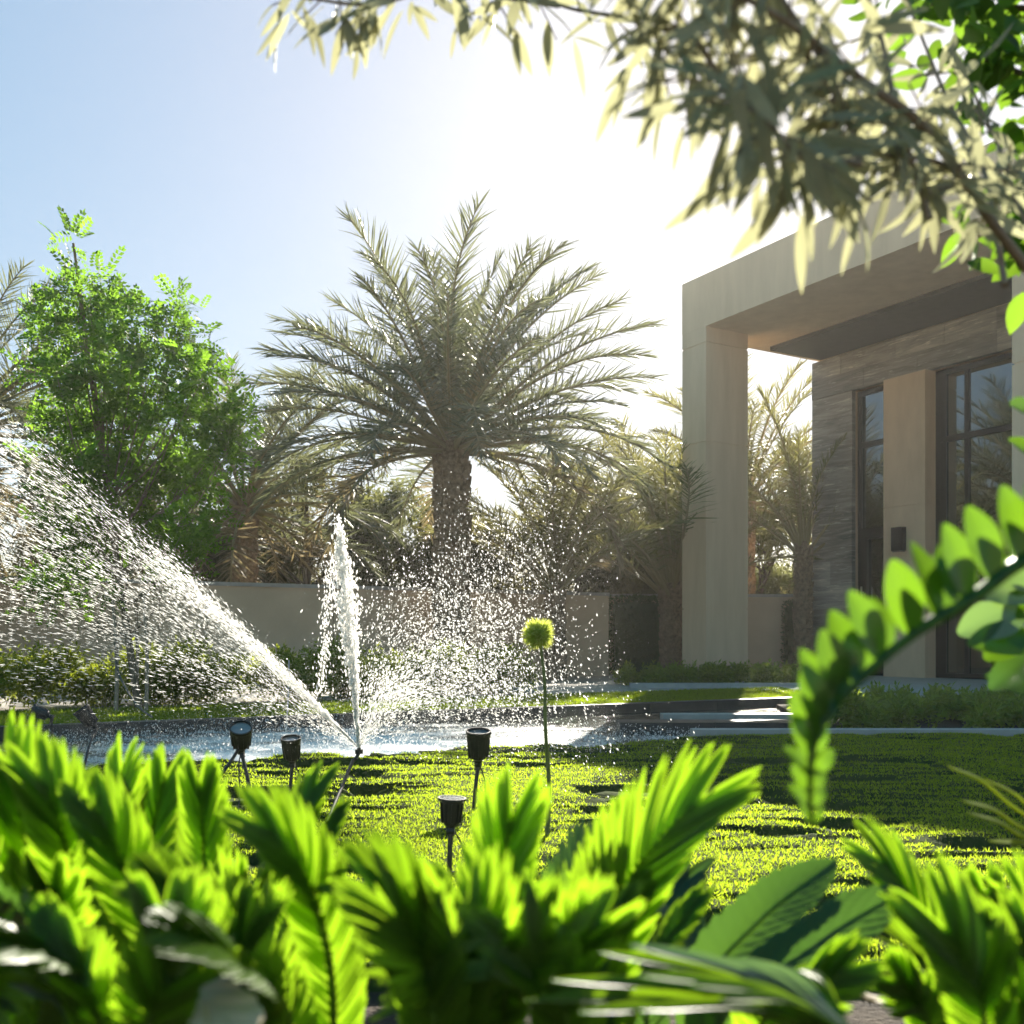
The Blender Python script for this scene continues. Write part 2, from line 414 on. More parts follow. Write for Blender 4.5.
up = (lawn_h(Xr, Yr, True) > .90) | (r.random(len(hz)) < .06)
Xr, Yr, hz = Xr[up], Yr[up], hz[up]
blades('grass', np.c_[Xr, Yr], hz, r.uniform(.010, .024, len(Xr)), r.uniform(.0028, .0048, len(Xr))*(.6+Yr/8), M['grass'])

# narrow far lawn beyond the pond
mb = MB(); prism(mb, [(-13, far(-13)+.16), (3.9, far(3.9)+.16), (3.9, 14.4), (2.7, strip(2.7)), (-13, strip(-13))], -.25, 0)
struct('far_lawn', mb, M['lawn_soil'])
N = 70000; Xr = r.uniform(-8.5, 3.9, N); Yr = far(Xr)+.17+r.random(N)*(strip(Xr)-far(Xr)-.18)
blades('far_grass', np.c_[Xr, Yr], np.full(N, -.002), r.uniform(.02, .045, N), r.uniform(.006, .011, N), M['grass'], seed=5)

mb = MB(); prism(mb, [(-30, strip(-30)+.004), (2.7, strip(2.7)+.004), (3.904, 14.404), (3.904, 12.34), (9, 12.3), (30, 12.3), (30, 60), (-30, 60)], -.25, -.012)
struct('driveway', mb, M['paving'])
mb = MB(); prism(mb, [(4.2, 12.0), (20, 10.9), (20, 24), (6.4, 21.15), (3.2, 15.0)], -.2, .008)
struct('patio', mb, M['patio'])
mb = MB(); prism(mb, [(2.45, 7.62), (14, 7.62), (14, 11.2), (4.2, 11.996), (3.0, 11.6)], -.25, -.03)
struct('flower_bed_soil', mb, M['mulch'])

# stone rims of the pond
def kerb(name, p, q, w, z0, z1, m, label, n=None):
    p, q = np.array(p, float), np.array(q, float); d = norm(q-p); s = np.array([-d[1], d[0]])*w
    mb = MB(); L = np.linalg.norm(q-p); k = n or max(1, int(L/.9))
    for i in range(k):
        a = p+d*(L*i/k+.003); b = p+d*(L*(i+1)/k-.003)
        prism(mb, [a, b, b+s, a+s], z0, z1)
    o = mb.build(name, m); tag(o, label, 'kerb'); return o
kerb('pond_kerb', (-13, far(-13)), (3.9, far(3.9)), .15, -.25, .025, M['dark_kerb'], 'dark wet stone rim along the narrow lawn on the far side of the pond')
kerb('planting_kerb', (1.32, 7.46), (14, 7.46), .15, -.25, .045, M['kerb'], 'pale stone kerb in front of the leafy bed beside the house')
kerb('pond_step', (0.9, 8.55), (2.5, 8.55), .35, -.25, .01, M['dark_kerb'], 'dark stone step lying in the pond before the narrow lawn', 2)
kerb('pond_ledge', (1.4, 9.5), (3.4, 9.5), .2, -.25, .01, M['kerb'], 'long pale stone ledge rising from the pond behind the dark step', 3)
kerb('bed_kerb', (1.75, 15.2), (4.3, 15.2), .12, -.2, .06, M['kerb'], 'low stone edging in front of the planting at the foot of the porch column')

# ------------------------------------------------------------------ the house
d1 = np.array([-.506, .8625]); d2 = np.array([.8625, .506]); P1 = np.array([3.58, 18.9])
def HX(V):        # local (t towards the camera along the front, v into the house, z) -> world
    V = np.asarray(V, float); xy = P1-V[:, :1]*d1+V[:, 1:2]*d2
    return np.c_[xy, V[:, 2]]
house = empty('house', (*P1, 0))
tag(house, 'modern beige villa with a deep porch roof on square columns and striated stone wall', 'house')
def hpart(mb, name, mat, parent=None):
    for i in range(len(mb.v)): mb.v[i] = mb.v[i]-np.array([*P1, 0])
    return mb.build(name, mat, parent or house)
hb = lambda mb, *a, mi=0: box(mb, *a, xf=HX, mi=mi)
T0 = -.681
mb = MB(); hb(mb, T0, 15, 0, 12, 6.5, 7.46); hpart(mb, 'roof', M['plaster'])
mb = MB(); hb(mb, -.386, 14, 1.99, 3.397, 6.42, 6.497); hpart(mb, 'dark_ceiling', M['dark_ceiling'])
def column(t0, t1, v0, v1):
    mb = MB()
    for a, b in ((-.1, 1.28), (1.30, 4.36), (4.385, 6.19), (6.215, 6.498)):
        hb(mb, t0, t1, v0, v1, a, b)
    hb(mb, t0+.02, t1-.02, v0+.02, v1-.02, 0, 6.45)
    return hpart(mb, 'column', M['plaster'])
column(T0+.003, -.003, .003, 1.04); column(6.09, 6.77, .003, 1.04)
# slabs of stone: pier and header
mb = MB(); rs = random.Random(4)
def slabs(t0, t1, z0, z1, rows):
    hgt = (z1-z0)/rows
    for i in range(rows):
        t = t0; first = True
        while t < t1-.02:
            w = rs.uniform(.7, 1.7) if not first else rs.uniform(.3, 1.4); first = False
            e = min(t1, t+w)
            if t1-e < .25: e = t1
            dv = rs.uniform(0, .012)
            hb(mb, t+.003, e-.003, 3.4-dv, 3.50, z0+i*hgt+.003, z0+(i+1)*hgt-.003)
            t = e
slabs(-.62, .424, -.1, 5.64, 12); slabs(-.62, 14, 5.64, 6.41, 2)
hpart(mb, 'stone_cladding', M['stone'])
mb = MB(); hb(mb, -.60, .40, 3.505, 11.9, -.1, 6.44); hb(mb, .41, 14, 3.9, 11.9, -.1, 6.44); hb(mb, .41, 14, 3.505, 3.89, 5.66, 6.44)
hpart(mb, 'wall', M['plaster'])
mb = MB()
for a, b in ((-.1, 3.19), (3.2, 5.635)): hb(mb, 1.28, 2.21, 3.28, 3.75, a, b)
hb(mb, 1.30, 2.19, 3.30, 3.7, 0, 5.6)
hpart(mb, 'pillar', M['pillar_stone'])
# wall lamp on the pillar
mb = MB(); hb(mb, 1.56, 1.80, 3.15, 3.275, 2.36, 2.80)
lampo = hpart(mb, 'wall_lamp', M['black'])
mb = MB(); hb(mb, 1.58, 1.78, 3.165, 3.265, 2.34, 2.357); hpart(mb, 'lamp_glass', M['lens'], lampo)
def window(t0, t1, mull, trans, label=None):
    mb = MB(); a, b = 3.56, 3.66; w = .09
    hb(mb, t0, t0+w, a, b, 0, 5.62); hb(mb, t1-w, t1, a, b, 0, 5.62)
    hb(mb, t0+w, t1-w, a, b, 5.62-w, 5.62); hb(mb, t0+w, t1-w, a, b, 0, .10)
    for t, ww in mull: hb(mb, t-ww, t+ww, a+.003, b-.003, .10, 5.62-w)
    for z in trans: hb(mb, t0+w, t1-w, a-.003, b+.003, z-.05, z+.05)
    o = hpart(mb, 'window', M['frame'])
    mb = MB(); hb(mb, t0+w, t1-w, 3.60, 3.62, .1, 5.62-w); hpart(mb, 'pane', M['glass'], o)
    return o
w1 = window(.43, 1.27, [], [2.85, 4.55])
mb = MB(); hb(mb, .53, .66, 3.52, 3.64, .1, 2.8); hb(mb, 1.13, 1.19, 3.52, 3.64, .1, 2.8); hb(mb, .66, 1.13, 3.52, 3.64, 2.68, 2.8); hb(mb, .66, 1.13, 3.52, 3.64, .1, .28)
door = hpart(mb, 'door', M['frame'])
mb = MB(); hb(mb, .59, .615, 3.44, 3.47, .9, 1.75); hb(mb, .595, .61, 3.47, 3.52, 1.0, 1.03); hb(mb, .595, .61, 3.47, 3.52, 1.62, 1.65)
hpart(mb, 'handle', M['steel'], door)
window(2.22, 6.9, [(2.36, .07), (2.85, .04), (4.6, .04)], [4.35])

# ------------------------------------------------------------------ boundary walls, clipped hedges
wl = lambda x: 19.3+.58*x
def wall(name, p, q, th, z1, label, cop=False):
    p, q = np.array(p, float), np.array(q, float); d = norm(q-p); s = np.array([-d[1], d[0]])*th
    mb = MB(); L = np.linalg.norm(q-p); k = max(1, round(L/2.9))
    for i in range(k):
        a = p+d*(L*i/k+.006); b = p+d*(L*(i+1)/k-.006); prism(mb, [a, b, b+s, a+s], -.25, z1-.002)
    prism(mb, [p+s*.2+d*.1, q+s*.2-d*.1, q+s*.8-d*.1, p+s*.8+d*.1], -.2, z1-.03)
    o = mb.build(name, M['boundary_plaster']); tag(o, label, 'wall')
    mb = MB(); e = d*.0; n_ = s/th*.03
    prism(mb, [p-n_-e, q-n_+e, q+s+n_, p+s+n_], z1, z1+.06); mb.build('coping', M['kerb'], o)
    return o
wall('boundary_wall', (-18, wl(-18)), (1.93, wl(1.93)), .25, 1.58, 'long beige garden wall behind the fountain and the big date palm')
wall('boundary_wall', (1.95, 21.4), (6.6, 21.4), .25, 1.60, 'short beige garden wall between the porch column and the stone wall')

def leaf_box(mb, c, ex, n, size, seed, tpl=KITE, up=.3, w=.5):
    r = np.random.default_rng(seed); ex = np.array(ex)
    p = r.uniform(-1, 1, (n, 3)); k = np.argmax(np.abs(p)*r.uniform(.6, 1, (n, 3)), 1)
    s = r.random(n) < .8
    sg = np.sign(p[np.arange(n), k]); p[np.arange(n), k] = np.where(s, sg*r.uniform(.82, 1.04, n), p[np.arange(n), k])
    d = norm(p*1.0+r.normal(0, .6, (n, 3))+[0, 0, up])
    sz = size*r.uniform(.6, 1.3, n)
    scatter(mb, tpl[0], tpl[1], basis(d, r.uniform(-1.2, 1.2, n)), np.array(c)+p*ex, np.c_[sz, sz*w, sz])
def clipped(name, c, ex, n, label, mat, size=.07, core=True):
    mb = MB(); leaf_box(mb, c, ex, n, size, int(abs(c[0])*100)+3)
    if core: box(mb, c[0]-ex[0]*.86, c[0]+ex[0]*.86, c[1]-ex[1]*.8, c[1]+ex[1]*.8, 0, c[2]+ex[2]*.86)
    o = mb.build(name, mat); tag(o, label, 'hedge'); return o
clipped('clipped_hedge', (2.60, 21.08, .78), (.58, .22, .78), 5200, 'dark square-cut hedge against the wall beside the thick short palm', M['hedge_dark'])
clipped('clipped_hedge', (5.85, 21.15, .74), (.22, .17, .72), 1900, 'narrow dark column of hedge beside the striated stone pier', M['hedge_dark'])

# ------------------------------------------------------------------ palms
def frond_mesh(el, seed, mat, L=1.0, nl=62, width=.011, droop=1.0, young=False):
    r = np.random.default_rng(seed); mb = MB()
    s = np.linspace(0, 1, 26); bend = (26+26*math.cos(R(el)))*droop*r.uniform(.8, 1.25)
    ang = np.radians(el-bend*s**1.6)
    step = L/25
    pts = np.c_[np.concatenate([[0], np.cumsum(np.cos(ang[:-1])*step)]), .04*np.sin(s*3+seed)*s, np.concatenate([[0], np.cumsum(np.sin(ang[:-1])*step)])]
    tube(mb, pts, np.linspace(.012, .002, 26)*L, 5, 1)
    tt = norm(np.gradient(pts, axis=0))
    for sd in (-1, 1):
        u = np.linspace(.24, .99, nl)+r.uniform(-.006, .006, nl)
        p = np.stack([np.interp(u, s, pts[:, k]) for k in range(3)], -1); t = norm(np.stack([np.interp(u, s, tt[:, k]) for k in range(3)], -1))
        side = np.tile([0, 1.*sd, 0], (nl, 1)); upv = norm(np.cross(t, np.cross([0, 0, 1.], t)+[0, 1e-6, 0])); upv = np.cross(t, np.cross(upv, t))
        a = np.radians(np.interp(u, [.1, .5, 1], [74, 60, 26])+r.normal(0, 6, nl)); v = np.radians(np.where(r.random(nl) < .5, 40, 12)+r.normal(0, 9, nl))
        d = t*np.cos(a)[:, None]+(side*np.cos(v)[:, None]+upv*np.sin(v)[:, None])*np.sin(a)[:, None]
        d = norm(d+[0, 0, -.12])
        l = L*np.interp(u, [.2, .32, .55, .85, 1], [.06, .16, .20, .145, .085])*r.uniform(.85, 1.1, nl)
        tv = np.array([[0, -.5, 0], [0, .5, 0], [.5, .5, -.03], [.5, -.5, -.03], [1, 0, -.14]])
        scatter(mb, tv, [np.array([[0, 1, 2, 3]]), np.array([[3, 2, 4]])], basis(d, r.normal(0, .8, nl)), p, np.c_[l, width*L*r.uniform(.75, 1.2, nl), l])
    return mb.build('frond', [mat, M['rachis']], link=False)
ELS = [84, 70, 56, 42, 26, 10, -8, -28]
FR = {k: [[frond_mesh(e, 100+i*3+j, M[k], width=w) for j in range(3)] for i, e in enumerate(ELS)]
      for k, w in (('palm', .0066), ('palm_young', .0066))}
FR['palm_dry'] = [[frond_mesh(e, 300+i*3+j, M['palm_dry'], width=.0075, droop=1.3) for j in range(3)] for i, e in enumerate(ELS)]

def palm_trunk(h, r0, r1, seed, root, boots=True):
    r = np.random.default_rng(seed); mb = MB()
    n = 30; z = np.linspace(-.1, h, n); rad = np.interp(z/h, [0, .15, .8, 1], [r0*1.15, r0, r1, r1*1.1])*(1+.05*r.normal(size=n))
    tube(mb, np.c_[np.zeros(n), np.zeros(n), z], rad, 14)
    k = int(h*70); zz = np.linspace(.03, h, k); az = np.arange(k)*2.39996+r.normal(0, .1, k)
    rr = np.interp(zz/h, [0, .15, .8, 1], [r0*1.15, r0, r1, r1*1.1])
    T = np.c_[np.cos(az)*rr*.93, np.sin(az)*rr*.93, zz]
    d = np.c_[np.cos(az)*.5, np.sin(az)*.5, np.ones(k)]
    tv = np.array([[0, -.6, -.1], [0, .6, -.1], [1, .35, .0], [1, -.35, .0], [.1, 0, .55], [1, 0, .25]])
    sz = r.uniform(.10, .17, k)*(r0/.25)**.5
    scatter(mb, tv, [np.array([[0, 1, 4]]), np.array([[1, 2, 5, 4], [0, 4, 5, 3]]), np.array([[3, 5, 2]])], basis(d, None, np.c_[np.cos(az), np.sin(az), np.zeros(k)]), T, np.c_[sz, sz, sz])
    return mb.build('trunk', M['palm_trunk'], root)

def palm(name, base, h, r0, nf, L, label, kind='palm', els=(86, -26), dry=.12, seed=1, power=1.0, group=None, clear=None):
    root = empty(name, base); tag(root, label, 'palm tree', group)
    palm_trunk(h, r0, r0*.95, seed, root); r = random.Random(seed)
    for i in range(nf):
        u = ((i+.5)/nf)**power; el = els[0]+(els[1]-els[0])*u+r.uniform(-5, 5)
        k = min(range(len(ELS)), key=lambda j: abs(ELS[j]-el))
        src = FR['palm_dry' if u > 1-dry and r.random() < .8 else kind][k][r.randrange(3)]
        o = src.copy(); col.objects.link(o); o.parent = root
        az = i*2.39996+r.uniform(-.3, .3); q = r0*.55*min(1, .3+u)
        if clear and clear[0] < math.degrees(az) % 360 < clear[1] and el < clear[2]: col.objects.unlink(o); bpy.data.objects.remove(o); continue
        o.location = (math.cos(az)*q, math.sin(az)*q, h-.25*u+.05*(1-u))
        o.rotation_euler = (r.uniform(-.25, .25), -R((el-ELS[k])*.8), az)
        s = L*r.uniform(.9, 1.08)*(1-.12*u)*(1 if u > .12 else .8); o.scale = (s, s, s)
    return root
c = P(452, 0, 17.3)
palm('date_palm', (c[0], 17.3, 0), 4.1, .27, 78, 3.8, 'tall full date palm with a wide arching grey-green crown behind the fountain', els=(82, -3), seed=3, dry=.05, power=.95)
c = P(555, 0, 18.2)
palm('date_palm', (c[0], 18.2, 0), 1.75, .15, 34, 2.9, 'young slim palm against the wall between the fountain and the hedge', 'palm_young', (84, 34), .06, 5)
c = P(673, 0, 20.5)
palm('date_palm', (c[0], 20.5, 0), 1.75, .23, 44, 3.7, 'thick short palm standing right beside the porch column', 'palm_young', (86, 36), .05, 6, clear=(265, 360, 75))
c = P(803, 0, 20.75)
palm('date_palm', (c[0], 20.75, 0), 2.6, .15, 30, 3.1, 'palm with slender trunk beside the striated stone pier', 'palm_young', (86, 38), .06, 8, clear=(195, 360, 78))
c = P(-40, 0, 13.2)
palm('date_palm', (c[0], 13.2, 0), 3.5, .22, 60, 2.7, 'dusty drooping palm cut by the left edge behind the green tree', 'palm', (74, -35), .2, 9)
c = P(245, 0, 20.0)
palm('date_palm', (c[0], 20.0, 0), 3.4, .2, 52, 3.6, 'brownish drooping palm between the green tree and the tall date palm', 'palm', (84, -35), .15, 10)
c = P(745, 0, 25)
palm('date_palm', (c[0], 25, 0), 4.2, .2, 44, 3.6, 'pale palm seen through the porch opening beyond the wall', 'palm_young', (86, -10), .1, 12)
c = P(640, 0, 27)
palm('date_palm', (c[0], 27, 0), 3.0, .2, 40, 3.4, 'distant palm beyond the wall left of the porch column', 'palm_young', (86, -10), .1, 13)
c = P(-260, 0, 17)
palm('date_palm', (c[0], 17, 0), 4.2, .2, 44, 3.4, 'tall palm beyond the left edge mirrored in the windows', 'palm', (86, -20), .1, 14)

# ------------------------------------------------------------------ broad trees and shrubs
def twig_leaves(mb, centres, radii, ntw, nlf, lsize, seed, w=.42, tpl=KITE, up=.35, flat=.8, mi=0, droop=0):
    """leaves set along little twigs that run from each clump's heart to its rim"""
    r = np.random.default_rng(seed)
    for c, rad in zip(centres, radii):
        n = max(6, int(ntw*(rad**2)))
        d = rand_dirs(n, r); d[:, 2] = d[:, 2]*flat+up*.5; d = norm(d)
        ln = rad*r.uniform(.55, 1.12, n)
        u = r.uniform(.35, 1.0, (n, nlf))
        pos = c+d[:, None]*(ln[:, None]*u)[..., None]+r.normal(0, .03*rad, (n, nlf, 3))
        pos[..., 2] -= droop*u**2*rad
        dd = d[:, None]*.5+r.normal(0, .6, (n, nlf, 3))+[0, 0, up-.35-droop*.6]
        k = n*nlf; sz = lsize*r.uniform(.6, 1.25, k)
        scatter(mb, tpl[0], tpl[1], basis(dd.reshape(-1, 3), r.normal(0, .7, k)), pos.reshape(-1, 3), np.c_[sz, sz*w, sz], mi)

def limbs(mb, base, centres, r0, top, seed, fork=.45):
    r = np.random.default_rng(seed); base = np.array(base, float); top = np.array(top, float)
    n = 14; sp = spline([base+[0, 0, -.15], base*.6+top*.4+[r.normal()*.04, 0, 0], top], n)
    tube(mb, sp, np.linspace(r0, r0*.3, n), 9)
    for c in centres:
        hh = np.clip((c[2]-base[2])/(top[2]-base[2]), .2, 1.15)*fork+.12
        st = sp[int(np.clip(hh, .15, .97)*(n-1))]
        mid = st*.45+np.array(c)*.55+np.array([0, 0, -.12*np.linalg.norm(c-st)])
        tube(mb, spline([st, mid, c], 9), np.linspace(r0*.28, r0*.06, 9), 6)

def tree(name, base, centres, radii, label, leaf, bark, ntw, nlf, lsize, r0, seed, cat='tree', w=.42, group=None, up=.35, droop=0, fork=.6, tpl=KITE):
    base = np.array(base, float); ce = [np.array(c)-base for c in centres]
    root = empty(name, base); tag(root, label, cat, group)
    mb = MB(); top = max(ce, key=lambda c: c[2])
    limbs(mb, (0, 0, 0), ce, r0, top, seed, fork); mb.build('trunk', bark, root, smooth=True)
    mb = MB(); twig_leaves(mb, ce, radii, ntw, nlf, lsize, seed, w, up=up, droop=droop, tpl=tpl); mb.build('crown', leaf, root)
    return root

def sprig(n=5):
    v, q = [], []
    for i in range(n):
        for sd in (-1, 1):
            x = .12+.8*i/(n-1); l = .34*(1-.45*abs(x-.45)); a = R(58); d = np.array([math.cos(a), sd*math.sin(a), -.10]); b = np.array([-d[1], d[0], 0])
            k = len(v); o = np.array([x, 0, -.22*x*x])
            v += [o, o+d*l*.5+b*.085, o+d*l, o+d*l*.5-b*.085]; q.append([k, k+1, k+2, k+3])
    k = len(v); o = np.array([.93, 0, -.2]); v += [o, o+[.13, .075, -.03], o+[.28, 0, -.1], o+[.13, -.075, -.03]]; q.append([k, k+1, k+2, k+3])
    return np.array(v), [np.array(q)]
SPRIG = sprig()
Yt = 10.3
cl = [(76, 245, 22), (80, 272, 26), (72, 300, 32), (108, 300, 26), (48, 330, 34), (95, 335, 40), (135, 325, 34), (180, 302, 24), (175, 335, 34), (207, 345, 24),
      (52, 375, 40), (100, 380, 46), (150, 372, 42), (200, 382, 34), (60, 430, 44), (115, 430, 52), (170, 425, 48), (222, 425, 36), (248, 412, 20), (230, 455, 32),
      (62, 480, 42), (120, 485, 54), (178, 480, 48), (215, 495, 30), (70, 535, 40), (125, 540, 46), (178, 540, 40), (205, 530, 26), (60, 585, 36), (110, 592, 30), (172, 582, 30), (35, 590, 26)]
rt = np.random.default_rng(2)
cen, rad = [], []
for x, y, rr in cl:
    for k in range(2 if rr > 30 else 1):
        Y = Yt+rt.uniform(-.75, .75)*(rr/50)**.5*(1 if k else .5)
        cen.append(P(x+rt.normal(0, 5), y+rt.normal(0, 4), Y)); rad.append(rr*.92/F*Y)
b = P(143, 708, 10.35)
tree('green_tree', (b[0], Yt, 0), cen, rad, 'bright green young leafy tree behind the spray on the left', M['tree'], M['grey_bark'], 180, 3, .20, .042, 4, w=.9, up=.5, tpl=SPRIG)

# stakes and hose that hold the young tree
def pole(name, p, q, r_, mat, label, cat='stake'):
    p, q = np.array(p), np.array(q); mb = MB(); tube(mb, spline([np.zeros(3), (q-p)*.5+np.array([r_, 0, 0]), q-p], 8), np.linspace(r_, r_*.85, 8), 8)
    o = mb.build(name, mat); o.location = p; tag(o, label, cat); return o
a = P(116, 0, 10.0); pole('tree_stake', (a[0], 10.0, -.1), P(113, 600, 10.0), .022, M['stake'], 'wooden stake left of the young tree trunk carrying a hose')
a = P(146, 0, 9.9); pole('tree_stake', (a[0], 9.9, -.1), P(144, 595, 9.9), .02, M['stake'], 'pale thin stake directly in front of the young tree trunk')
a = P(135, 0, 10.6); pole('tree_stake', (a[0], 10.6, -.1), P(136, 600, 10.6), .02, M['stake'], 'pale thin stake just behind the young tree trunk')
mb = MB(); hp = spline([P(116, 640, 9.96), P(117, 668, 9.94), P(127, 690, 9.6), P(138, 706, 9.35), np.append(P(152, 723, 9)[:2], .02)], 24)
tube(mb, hp, .011, 6); o = mb.build('irrigation_hose', M['hose']); tag(o, 'thin curved hose running from the stake down to the narrow lawn', 'hose')
a = P(285, 0, 8.6); mb = MB(); pole('marker_rod', (a[0], 8.6, -.2), P(289, 660, 8.6), .008, M['kerb'], 'thin white rod standing in the pond behind the round spotlight', 'rod')

# hedge of loose shrubs on the left
def loose(name, pts, radii, label, mat, ntw, nlf, ls, seed, cat='hedge', w=.45, up=.5):
    base = np.array([pts[0][0], pts[0][1], 0]); root = empty(name, base); tag(root, label, cat)
    mb = MB(); ce = [np.array(p)-base for p in pts]
    twig_leaves(mb, ce, radii, ntw, nlf, ls, seed, w, up=up); mb.build('foliage', mat, root)
    return root
rt = np.random.default_rng(5)
pts, rad = [], []
for x in np.arange(-8.6, .1, .26):
    for k in range(3):
        yy = strip(x)+.25+rt.uniform(0, .9); pts.append((x+rt.normal(0, .1), yy, rt.uniform(.08, .48))); rad.append(rt.uniform(.24, .36))
loose('hedge', pts, rad, 'long loose yellow-green hedge along the narrow lawn under the young tree', M['hedge'], 1500, 6, .06, 7)
pts, rad = [], []
for x in np.arange(2.75, 9.2, .26):
    for k in range(4):
        pts.append((x+rt.normal(0, .08), 7.9+rt.uniform(0, 2.6), rt.uniform(.02, .14))); rad.append(rt.uniform(.14, .24))
loose('bed_shrubs', pts, rad, 'low leafy planting in the bed behind the pale kerb', M['bed'], 1500, 6, .075, 8, 'shrubs', w=.4)
pts, rad = [], []
for x in np.arange(1.85, 4.6, .2):
    for k in range(3):
        pts.append((x+rt.normal(0, .06), 15.45+rt.uniform(0, 1.3), rt.uniform(.05, .16))); rad.append(rt.uniform(.16, .24))
loose('bed_shrubs', pts, rad, 'low dark planting behind stone edging at the foot of the porch column', M['bed'], 1100, 6, .08, 9, 'shrubs', w=.4)

# trees beyond the wall
rt = np.random.default_rng(15)
bgl = [(-14, 24, 5.2, 2.2, 'bgtree', 'dusty tree beyond the wall cut by the left edge'),
       (-9.2, 23, 5.0, 1.9, 'bgtree', 'dusty dark tree beyond the wall at the left edge'),
       (-6.4, 24.5, 4.6, 1.8, 'bgtree', 'dusty tree beyond the wall behind the green tree'),
       (-4.7, 23.5, 5.0, 1.9, 'bgtree', 'dark rounded tree beyond the wall left of the fountain column'),
       (-2.6, 25, 4.9, 1.8, 'bgtree2', 'paler tree beyond the wall behind the fountain column'),
       (-.6, 24, 4.4, 1.8, 'bgtree', 'dark tree beyond the wall directly behind the tall date palm'),
       (1.6, 24.5, 4.6, 1.8, 'bgtree', 'dusty tree beyond the wall behind the young slim palm'),
       (3.7, 26, 4.0, 1.7, 'bgtree', 'dark tree beyond the wall behind the thick short palm'),
       (6.0, 27, 6.6, 2.2, 'bgtree2', 'pale airy tree beyond the wall seen in the porch opening'),
       (8.0, 25, 3.0, 1.8, 'bgtree', 'low dark tree beyond the wall seen in the porch opening')]
for i, (x, y, h, rr, k, lab) in enumerate(bgl):
    n = 20; ce, ra = [], []
    for j in range(n):
        u = rt.random(); d = rand_dirs(1, rt)[0]
        ce.append(np.array([x, y, 0])+[d[0]*rr*.75, d[1]*rr*.7, 1.0+(h-1.6)*u+.2*d[2]]); ra.append(rr*rt.uniform(.34, .52)*(1.15-.35*u))
    tree('dusty_tree', (x, y, 0), ce, ra, lab, M[k], M['bark'], 240, 8, .17, .13, 30+i, w=.28, up=.3, droop=.25)
for i, (x, y, h, rr, lab) in enumerate([(-11, 12.5, 5.2, 2.0, 'round dark tree outside the left edge mirrored in the windows'), (-14, 17, 6.5, 2.4, 'large dark tree outside the left edge mirrored high in the windows')]):
    ce, ra = [], []
    for j in range(14):
        u = rt.random(); d = rand_dirs(1, rt)[0]
        ce.append(np.array([x, y, 0])+[d[0]*rr*.75, d[1]*rr*.7, 1.2+(h-1.8)*u]); ra.append(rr*rt.uniform(.35, .5))
    tree('dark_tree', (x, y, 0), ce, ra, lab, M['bgtree'], M['bark'], 110, 7, .17, .15, 60+i, w=.4)

# ------------------------------------------------------------------ garden spotlights
def rotmat(d):
    return basis(np.array([d], float))[0]
def spotlight(base, headpos, aim, size, label, extra=None, flat=False):
    """aim: direction the lens looks; the stake runs from base to the head's foot"""
    base = np.array(base, float); hp = np.array(headpos, float)-base
    root = empty('garden_spotlight', base); tag(root, label, 'spotlight', 'black garden spotlights in the lawn')
    Bm = rotmat(aim); B3 = np.stack([Bm[:, 1], Bm[:, 2], Bm[:, 0]], -1)      # local z -> aim
    s = size*1.18; xf = lambda V: (V*s)@B3.T+hp
    mb = MB()
    if flat: prof = [(.0, -1.35), (.12, -1.35), (.16, -1.1), (.28, -1.0), (.34, -.85), (.40, -.3), (.44, -.02), (.58, .0), (.58, .10), (.50, .10), (.47, .03)]
    else: prof = [(.0, -1.3), (.13, -1.3), (.17, -1.05), (.30, -.95), (.38, -.8), (.44, -.4), (.50, .05), (.53, .12), (.53, .24), (.47, .24), (.45, .12)]
    lathe(mb, prof, 22, xf); 
    for k in range(10):                                         # cooling fins
        a_ = k*math.pi/5; c_, s_ = math.cos(a_), math.sin(a_)
        V = np.array([[.30, -.02, -.9], [.43, -.02, -.9], [.50, -.02, -.1], [.36, -.02, -.1], [.30, .02, -.9], [.43, .02, -.9], [.50, .02, -.1], [.36, .02, -.1]])
        V = np.c_[V[:, 0]*c_-V[:, 1]*s_, V[:, 0]*s_+V[:, 1]*c_, V[:, 2]]; mb.add(xf(V), BOXF)
    head = mb.build('head', M['black'], root, smooth=False)
    mb = MB(); lathe(mb, [(0, .10), (.2, .11), (.45, .09 if flat else .13)], 22, xf); mb.build('lens', M['lens'], head, smooth=True)
    foot = hp-np.array(aim)/np.linalg.norm(aim)*1.25*s
    mb = MB(); tube(mb, [foot+np.array([-.012, 0, 0]), foot+np.array([.012, 0, 0])], .014, 10); tube(mb, [foot, foot*.9], .011, 8)
    mb.build('knuckle', M['black'], root)
    mb = MB(); k = foot*.9; tube(mb, spline([k, k*.5, np.array([0, 0, -.06])], 8), np.array([.0075]*7+[.004]), 8)
    mb.build('stake', M['black'], root)
    mb = MB(); sx = .03 if base[0] > -1 else -.03
    tube(mb, spline([foot+[0, .012, .01], foot*.75+np.array([sx, .02, 0]), foot*.35+np.array([sx*1.6, .02, 0]), np.array([sx*2.4, .0, -.02]), np.array([sx*4, .05, -.05])], 14), .0028, 5); mb.build('cable', M['black'], root)
    if extra: 
        mb = MB(); tube(mb, spline([np.array(e)-base for e in extra], 12), .007, 7); mb.build('bracket', M['black'], root)
    return root
def gpt(px, py, z=0):
    Y = (H-z)*F/(py-HY); return np.array([(px-512)/F*Y, Y, z])
spotlight(gpt(255, 812)*[1, 1, 0], P(241, 731, 4.17), (.15, -.62, .9), .075, 'spotlight with tilted round lens and two legs left of the fountain', [P(238, 750, 4.17), P(231, 761, 4.1), P(221, 775, 4.05)])
spotlight([P(289, 0, 4.5)[0], 4.5, -.02], P(291, 742, 4.5), (0, -.25, 1), .072, 'spotlight half hidden behind a bright leaf left of the sprinkler rod')
